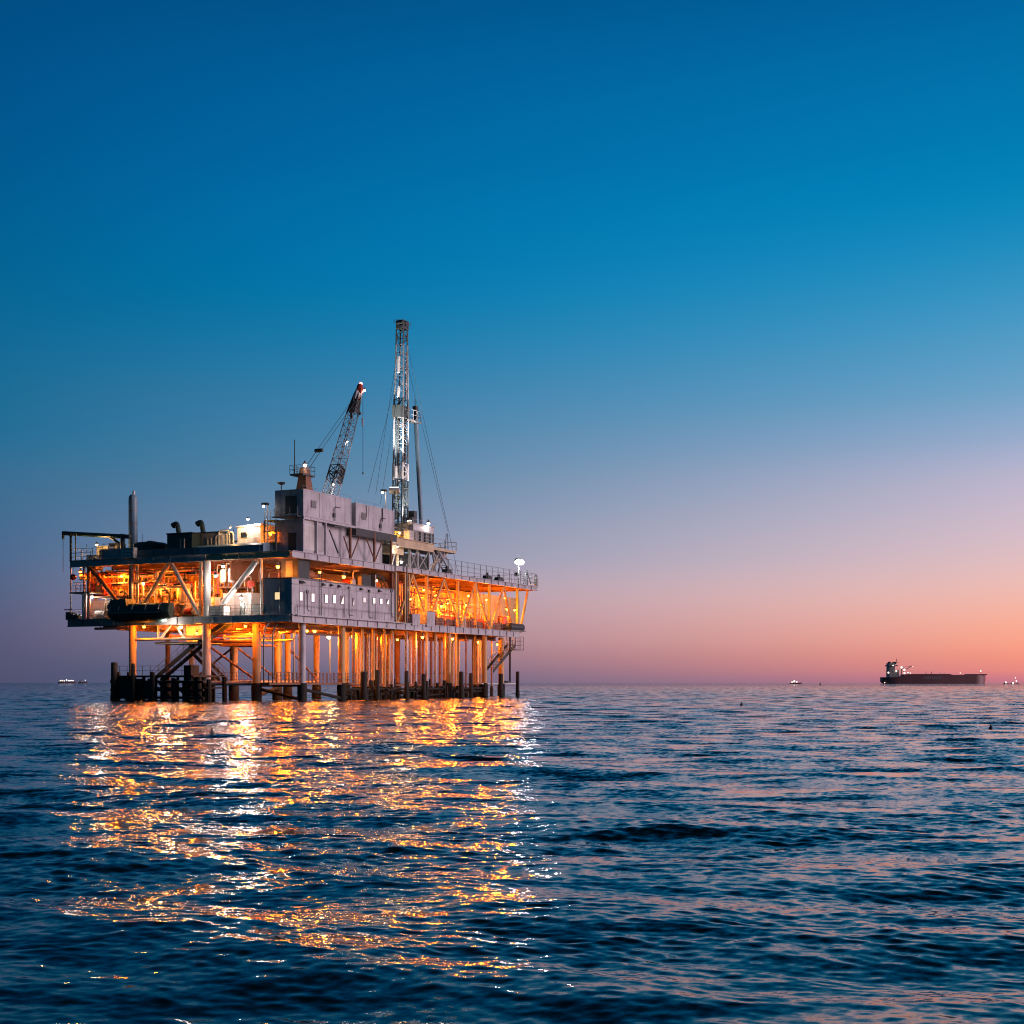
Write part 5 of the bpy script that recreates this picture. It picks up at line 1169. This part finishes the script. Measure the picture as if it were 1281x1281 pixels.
# lamp posts
def post_lamp(base, top, lab, kind, power, r=.15):
    t = thing('lamp_post', lab, 'lamp post', base, 'lamp posts on the upper decks')
    top = Vector(top); mb = MB(); mb.bar((top.x, top.y, base[2]), top, .07, 6); part('post', mb, M['white'], t)
    mb = MB(); mb.box(top.x-.35, top.x+.1, top.y-.15, top.y+.55, top.z, top.z+.25); part('bracket', mb, M['dark'], t)
    mb = MB(); mb.sph(top+Vector((-.1, .42, -.1)), r, 10); part('bulb', mb, M[kind], t)
    if power:
        l = bpy.data.lights.new('lamp_light', 'POINT'); l.energy = power; l.color = WHT; l.shadow_soft_size = .2
        lo = bpy.data.objects.new('lamp_light', l); COL.objects.link(lo); lo.parent = t; q_ = top+Vector((-.5, .42, -.6))-Vector(base); lo.location = q_
p_ = pL(334.5, 632, 1.2); post_lamp((1.2, p_[1], ZU1), p_, 'white lamp post standing left of the dark plant house end', 'white_b', 18)
p_ = pR(482.5, 615, 2.6); post_lamp((p_[0], 2.6, 22.75), p_, 'white lamp post on the smaller module beside the mast', 'white_b', 60)
# floodlights
def flood(pos, aim, power, lab, size, parent_pts=None, spot=70, cat='floodlight', group='floodlights'):
    t = thing('floodlight', lab, cat, pos, group)
    c = Vector(pos); d = (Vector(aim)-c).normalized(); x = d.cross(Vector((0,0,1))).normalized(); y = x.cross(d)
    def bx(a0, a1, s): return [c+d*a+x*p*s+y*q_*s*.75 for a in (a0, a1) for p, q_ in ((-1,-1),(1,-1),(1,1),(-1,1))]
    fs = [(3,2,1,0),(4,5,6,7),(0,1,5,4),(1,2,6,5),(2,3,7,6),(3,0,4,7)]
    mb = MB(); mb.add(bx(-.4, 0, size), fs); part('housing', mb, M['white'], t)
    mb = MB(); mb.add(bx(.003, .05, size*.92), fs); part('lens', mb, M['flood_b'], t)
    mb = MB(); mb.bar(c-d*.3, c-d*.3-Vector((0,0,size*1.6)), .06, 6); part('yoke', mb, M['dark'], t)
    if power:
        l = bpy.data.lights.new('flood_beam', 'SPOT'); l.energy = power; l.color = (1, .96, .95); l.spot_size = RAD(spot); l.spot_blend = .6; l.shadow_soft_size = .25
        lo = bpy.data.objects.new('flood_beam', l); COL.objects.link(lo); lo.parent = t; lo.location = d*.25+Vector((0,0,0))
        lo.rotation_mode = 'QUATERNION'; lo.rotation_quaternion = d.to_track_quat('-Z', 'Y')
c = Vector(pR(493.5, 612, 2.0)); flood(tuple(c), (uc, rv, 38), 45000, 'large white floodlight on the mast foot shining up the mast', .62, spot=40)
flood(pR(512, 652, 2.2), (uc-.5, rv, 27), 5000, 'small floodlight by the cabin roof aimed at the mast foot', .25)
p_ = pR(536, 655, 1.8); lamp(p_, 'white', 70, 'white lamp on the cabin roof right of the mast', G2, .2)
lamp(pR(500, 667, 1.9), 'warm', 250, 'yellowish lamp at the yellow mast base', G2, .12)
lamp(pR(497, 684, 1.0), 'white', 80, 'white lamp below the drill floor beam', G2, .12)
lamp(pR(502, 703, .9), 'white', 120*K, 'white lamp under the drill floor by the dark mud module', G2, .16)
# crane lights
lamp(pR(456, 488.5, bv-.6), 'white', 60, 'white lamp on the side of the crane tip', G2, .14)
lamp(pR(381.5, 582, cv-.6), 'white', 30*K, 'white lamp on top of the dark crane mast', G2, .2)
lamp(pR(434.5, 552.5, bv-.7), 'white', 40, 'white lamp halfway up the crane boom', G2, .1)
lamp(pR(417, 606, bv-1.2), 'white', 80, 'white lamp at the foot of the crane boom', G2, .1)
t = thing('warning_beacon', 'small pink-red beacon on the very tip of the crane boom', 'beacon', pR(451.5, 480, bv))
c = Vector(pR(451.5, 480, bv)); mb = MB(); mb.sph(c, .2, 10); part('lens', mb, M['red_b'], t); mb = MB(); mb.bar(c-Vector((0,0,.6)), c-Vector((0,0,.15)), .06, 6); part('stem', mb, M['dark'], t)
# twin floodlight pole at the far end
u, v = uR(648.5, .8), .8; zt = wz(702, u, v)
t = thing('floodlight_pole', 'tall pole with a dazzling twin white floodlight at the far roof end', 'floodlight pole', (u, v, ZU1))
mb = MB(); mb.bar((u, v, ZU1+.003), (u, v, zt+.3), .11, 8, .08); mb.bar((u, v, zt+.3), (u, v, zt+1.2), .03, 5); part('pole', mb, M['steel'], t)
mb = MB(); mb.cbox(u-.5, v, wz(721, u, v), .7, .5, .5); part('junction_box', mb, M['dark'], t)
mb = MB(); mb.bar((u-.6, v, zt), (u+.6, v, zt), .06, 6); part('cross_arm', mb, M['steel'], t)
for s_ in (-1, 1):
    c = Vector((u+s_*.62, v-.05, zt)); mb = MB(); mb.lathe((c.x, c.y, c.z-.1), [(.2, .45), (.42, .12), (.45, .05)][::-1], 12); h_ = part('hood', mb, M['steel'], t)
    mb = MB(); mb.sph((c.x, c.y-.1, c.z-.12), .46, 14, .85); part('bulb', mb, M['flood_b'], t)
l = bpy.data.lights.new('flood_light', 'POINT'); l.energy = 1100; l.specular_factor = .3; l.color = (1, .95, .97); l.shadow_soft_size = .4
lo = bpy.data.objects.new('flood_light', l); COL.objects.link(lo); lo.parent = t; lo.location = (0, -.6, zt-ZU1-.8)
# ------------------------------------------------------------------ ships and small things on the water (plain world coordinates)
def wp(px, D): return (px-CX)/F*D
def hz(py, D): return H+(HY-py)*D/F
def bulb(mb_parent, x, y, z, r, m='ship_b'):
    mb = MB(); mb.sph((x, y, z), r, 8); return part('light', mb, M[m], mb_parent)
D = 2600.; k = D/F
x0, x1 = wp(1102.3, D), wp(1232.5, D)
t = thing('oil_tanker', 'long dark laden tanker with a lit deckhouse at its left end, anchored on the horizon', 'tanker', (x0, D, 0), frame='world')
zd, zs = hz(844.3, D), hz(847.2, D)
bw = 16.
mb = MB()
st = [(0, .5, .42), (.02, .75, .15), (.06, .95, 0), (.15, 1, 0), (.22, 1, 0), (.88, 1, 0), (.94, .8, 0), (.985, .35, 0), (1.0, .08, .6)]
vs = []; fs = []
for f, s_, lift in st:
    x = x0+(x1-x0)*f; top = zs if f < .16 else zd
    zb = -1+lift*(zd+1)*.75
    for a, z_ in ((-s_, top), (-s_, zb), (s_, zb), (s_, top)): vs.append((x, D+a*bw, z_))
for i in range(len(st)-1):
    for j in range(4): fs.append((i*4+j, i*4+(j+1) % 4, (i+1)*4+(j+1) % 4, (i+1)*4+j))
fs += [(0,1,2,3), tuple(len(st)*4-4+j for j in (3,2,1,0))]
mb.add(vs, fs)
hull = part('hull', mb, M['hull'], t)
mb = MB(); a, b = wp(1128, D), wp(1185, D); mb.prism([(a, zd-.5), (b+8, zd-.5), (b, zd+1.7), (a+14, zd+1.7), (a, zd+.5)], 1, D-bw*.8, D+bw*.8); part('raised_deck', mb, M['hull'], t)
mb = MB(); mb.prism([(wp(1207, D), zd-.5), (x1-1.5, zd-.5), (x1-.5, zd+1.4), (wp(1210, D), zd+1.6)], 1, D-bw*.8, D+bw*.8); part('forecastle', mb, M['hull'], t)
mb = MB()
for i in range(9): a = wp(1153+2.4*i, D); mb.box(a, a+2.0*k*(.72 if i % 3 else .5), D-bw-.12, D-bw-.003, hz(849.6, D), hz(846.3, D))
part('name_lettering', mb, M['grey'], t)
a, b = wp(1110.8, D), wp(1122.5, D)
mb = MB(); mb.box(a, b, D-12, D+12, zs, hz(838, D)); mb.box(a, b-5*k, D-11, D+11, hz(838, D), hz(829.5, D)); mb.box(a-1.2*k, b-2*k, D-14, D+14, hz(833.5, D), hz(832, D)); part('deckhouse', mb, M['grey'], t)
mb = MB(); mb.box(a+.3*k, a+3*k, D-4, D+4, hz(829.5, D), hz(827.8, D)); mb.box(wp(1117, D), wp(1120.5, D), D-5, D+5, hz(831, D), hz(828, D)); part('funnel', mb, M['dark'], t)
mb = MB(); mb.bar((wp(1121, D), D, hz(829, D)), (wp(1122, D), D, hz(824, D)), .5, 6); mb.bar((wp(1119, D), D, hz(828.5, D)), (wp(1124, D), D, hz(828.5, D)), .35, 6); part('mast', mb, M['dark'], t)
for px, py, ex, ey in ((1130, 845, 1140, 833), (1127, 845, 1128.5, 834)):
    mb = MB(); mb.bar((wp(px, D), D-4, zd-2), (wp(px, D), D-4, hz(836, D)), .9, 6); mb.bar((wp(px, D), D-4, hz(839, D)), (wp(ex, D), D-4, hz(ey, D)), .6, 6); mb.bar((wp(ex, D), D-4, hz(ey, D)), (wp(px-1, D), D-4, hz(835, D)), .25, 5); part('deck_crane', mb, M['steel'], t)
for px in (1158.5, 1165.5, 1176, 1181): mb = MB(); mb.bar((wp(px, D), D, zd+1.5), (wp(px, D), D, zd+(6 if px < 1170 else 4)), .5, 6); part('derrick_post', mb, M['dark'], t)
for px, py, r in ((1108.7, 841.5, 1.6), (1114.5, 832.5, 1.0), (1118.5, 839.5, 1.5), (1125, 835, 1.9), (1128.5, 838, 1.9), (1128.6, 842, 1.7), (1133, 841.5, 1.1), (1136, 842, .8), (1198, 842, .9), (1223.5, 839.5, 1.2), (1139, 834, .6), (1104, 854, .9)):
    bulb(t, wp(px, D), D-15, hz(py, D), r)
for px in (1198, 1223.5): mb = MB(); mb.bar((wp(px, D), D-15, zd-.5), (wp(px, D), D-15, hz(840 if px > 1200 else 842, D)), .3, 5); part('light_post', mb, M['dark'], t)
def small_ship(name, label, cat, px0, px1, D, body, lights, dz=0, m='hull'):
    k = D/F; a, b = wp(px0, D), wp(px1, D); L_ = b-a
    t = thing(name, label, cat, (a, D, 0), frame='world')
    hh = body*k; vs = []; fs = []
    for f, s_, lift in ((0, .5, .1), (.1, .9, 0), (.75, 1, 0), (.93, .5, 0), (1, .05, .3)):
        for c, z_ in ((-s_, hh*(1+.25*max(0, f-.7)/.3)), (-s_*.8, -1+lift*hh), (s_*.8, -1+lift*hh), (s_, hh*(1+.25*max(0, f-.7)/.3))): vs.append((a+L_*f, D+c*L_*.09, z_))
    for i in range(4):
        for j in range(4): fs.append((i*4+j, i*4+(j+1) % 4, (i+1)*4+(j+1) % 4, (i+1)*4+j))
    fs += [(0,1,2,3), (19,18,17,16)]
    mb = MB(); mb.add(vs, fs); part('hull', mb, M[m], t)
    mb = MB(); mb.box(a+L_*.12, a+L_*.34, D-L_*.06, D+L_*.06, hh, hh*2.1); mb.box(a+L_*.15, a+L_*.26, D-L_*.05, D+L_*.05, hh*2.1, hh*2.8); part('deckhouse', mb, M['grey'], t)
    mb = MB(); mb.bar((a+L_*.3, D, hh), (a+L_*.3, D, hh*4), .03*L_**.5, 6); part('mast', mb, M['dark'], t)
    for px, py, r in lights: bulb(t, wp(px, D), D-L_*.1, hz(py, D), r*k)
    return t
small_ship('cargo_ship', 'low far ship with a string of white lights, left of the platform', 'ship', 73, 96, 4500., 1.6, ((76, 851.6, .6), (78.5, 851.3, .7), (81, 851.6, .6), (84, 850.8, .9), (87, 851.5, .8), (89.5, 851.3, .8), (92, 851.5, .7)))
small_ship('cargo_ship', 'smaller grey far ship just right of the brightly lit one', 'ship', 98, 110, 4600., 1.4, ((107, 851, .5),))
small_ship('fishing_boat', 'tiny white-lit boat alone on the horizon between platform and tanker', 'boat', 988.5, 1003.5, 2200., 1.5, ((990.5, 853.3, .8), (993.3, 852.3, 1.2), (996.5, 853, .8)))
small_ship('fishing_boat', 'tiny lit boat just right of the tanker, first of two', 'boat', 1255, 1263, 1900., .8, ((1258, 853.6, 1.0),))
small_ship('fishing_boat', 'tiny lit boat with a mast light at the right edge of the sea', 'boat', 1264, 1275, 1900., .9, ((1267, 854.2, 1.1), (1271, 851.8, .8), (1270, 848, .6)))
def buoy(px, py, h, r, label):
    D = F*H/(py-HY); x = wp(px, D)
    t = thing('marker_buoy', label, 'buoy', (x, D, 0), 'small floats on the water', frame='world')
    mb = MB(); mb.lathe((x, D, 0), [(r*.6, -.3), (r, -.05), (r, h*.35), (r*.5, h*.6)], 10); part('float', mb, M['dark'], t)
    mb = MB(); mb.bar((x, D, h*.5), (x, D, h), r*.35, 6); part('stick', mb, M['dark'], t)
buoy(1239.5, 912, .2, .09, 'small dark float on the open water below the tanker')
buoy(927.5, 882.5, .25, .16, 'small dark float on the water left of the tanker')
buoy(265.5, 921, .36, .08, 'small dark float in the lamp reflections below the white leg')
buoy(1026, 857, 2.6, .6, 'far dark channel marker left of the tanker')
# more gear on the short side of the upper deck
for i, (px, u, sz, m_, lab) in enumerate(((134, 4, (1.6, 1.8, 1.9), 'grey', 'grey cabinet behind the steel screen, left of the stack'), (147, 5, (1.4, 1.3, 2.3), 'dark', 'taller dark cabinet behind the steel screen beside the stack'), (203, 4.2, (1.5, 1.2, 1.5), 'steel', 'dark cabinet between the domed tank and the green generator'), (238, 5, (1.4, 1., 2.6), 'steel', 'narrow grey cabinet between the two generator housings'))):
    cabinet(u, vL(px, u), ZU1, *sz, 'control_cabinet', lab, 'cabinet', m_)
for i, (px, u, h_, lab) in enumerate(((108, 2.5, 2.2, 'thin whip antenna on the outer end of the upper deck'), (178, 4, 3.2, 'thin whip antenna right of the exhaust stack'), (236, 4, 3.0, 'thin whip antenna behind the green generator'), (292, 5, 3.4, 'thin whip antenna behind the white pipe frame'))):
    v = vL(px, u); t = thing('aerial', lab, 'aerial', (u, v, ZU1)); mb = MB(); mb.bar((u, v, ZU1+.003), (u, v, ZU1+h_), .03, 5); part('whip', mb, M['dark'], t); mb = MB(); mb.lathe((u, v, ZU1), [(.16, .003), (.16, .2), (.05, .4)], 8); part('base', mb, M['steel'], t)
for i, (px0, px1, zz, m_) in enumerate(((128, 150, 17.7, 'dark'), (172, 206, 17.2, 'steel'), (206, 242, 17.9, 'dark'), (242, 296, 17.6, 'white'), (250, 300, 18.1, 'steel'))):
    u = 4.6+.3*i; va, vb = vL(px1, u), vL(px0, u); mb = MB(); mb.tube([(u, va, ZU1), (u, va, zz-.2), (u, va+.2, zz), (u, vb-.2, zz), (u, vb, zz-.2), (u, vb, ZU1)], .11, 6); part('deck_pipe', mb, M[m_], rig)
part('railing', railing(MB(), [(2.8, vL(300, 2.8), ZU1), (2.8, vL(332, 2.8), ZU1)], 1.1, .8, .03), M['white'], rig)
part('railing', railing(MB(), [(.3, vL(150, .3), ZU1+1.), (.3, vL(128, .3), ZU1+1.)], .8, .9, .03), M['steel'], rig)
# hangers and dark steel along the ceiling of the short-side bay
rz = random.Random(21)
for i in range(14):
    px = 118+i*9.4; u = rz.uniform(.5, 2.2); v = vL(px, u); h = rz.uniform(.5, 1.9); mb = MB()
    mb.bar((u, v, ZU0-.5), (u, v, ZU0-.5-h), .06, 6); mb.box(u-.15, u+.15, v-rz.uniform(.2, .7), v+rz.uniform(.2, .7), ZU0-.7-h, ZU0-.5-h); part('hanger', mb, M[rz.choice(('rust', 'dark', 'steel'))], rig)
for i in range(5):
    u = 1.0+i*.5; z_ = ZU0-.7-i*.13; mb = MB(); mb.bar((u, vL(252, u), z_), (u, vL(100, u), z_), .09+.02*(i % 2), 6); part('header_pipe', mb, M[('rust', 'red', 'dark', 'sand', 'rust')[i]], rig)
# clean up helper data
for o in list(bpy.data.objects):
    if o.users_collection == (): bpy.data.objects.remove(o)
S.cycles.use_denoising = True; S.cycles.filter_width = 1.1
S.cycles.max_bounces = 6; S.cycles.diffuse_bounces = 3; S.cycles.glossy_bounces = 4
S.cycles.sample_clamp_indirect = 0; S.cycles.sample_clamp_direct = 0
S.cycles.use_light_tree = True; S.cycles.caustics_reflective = False
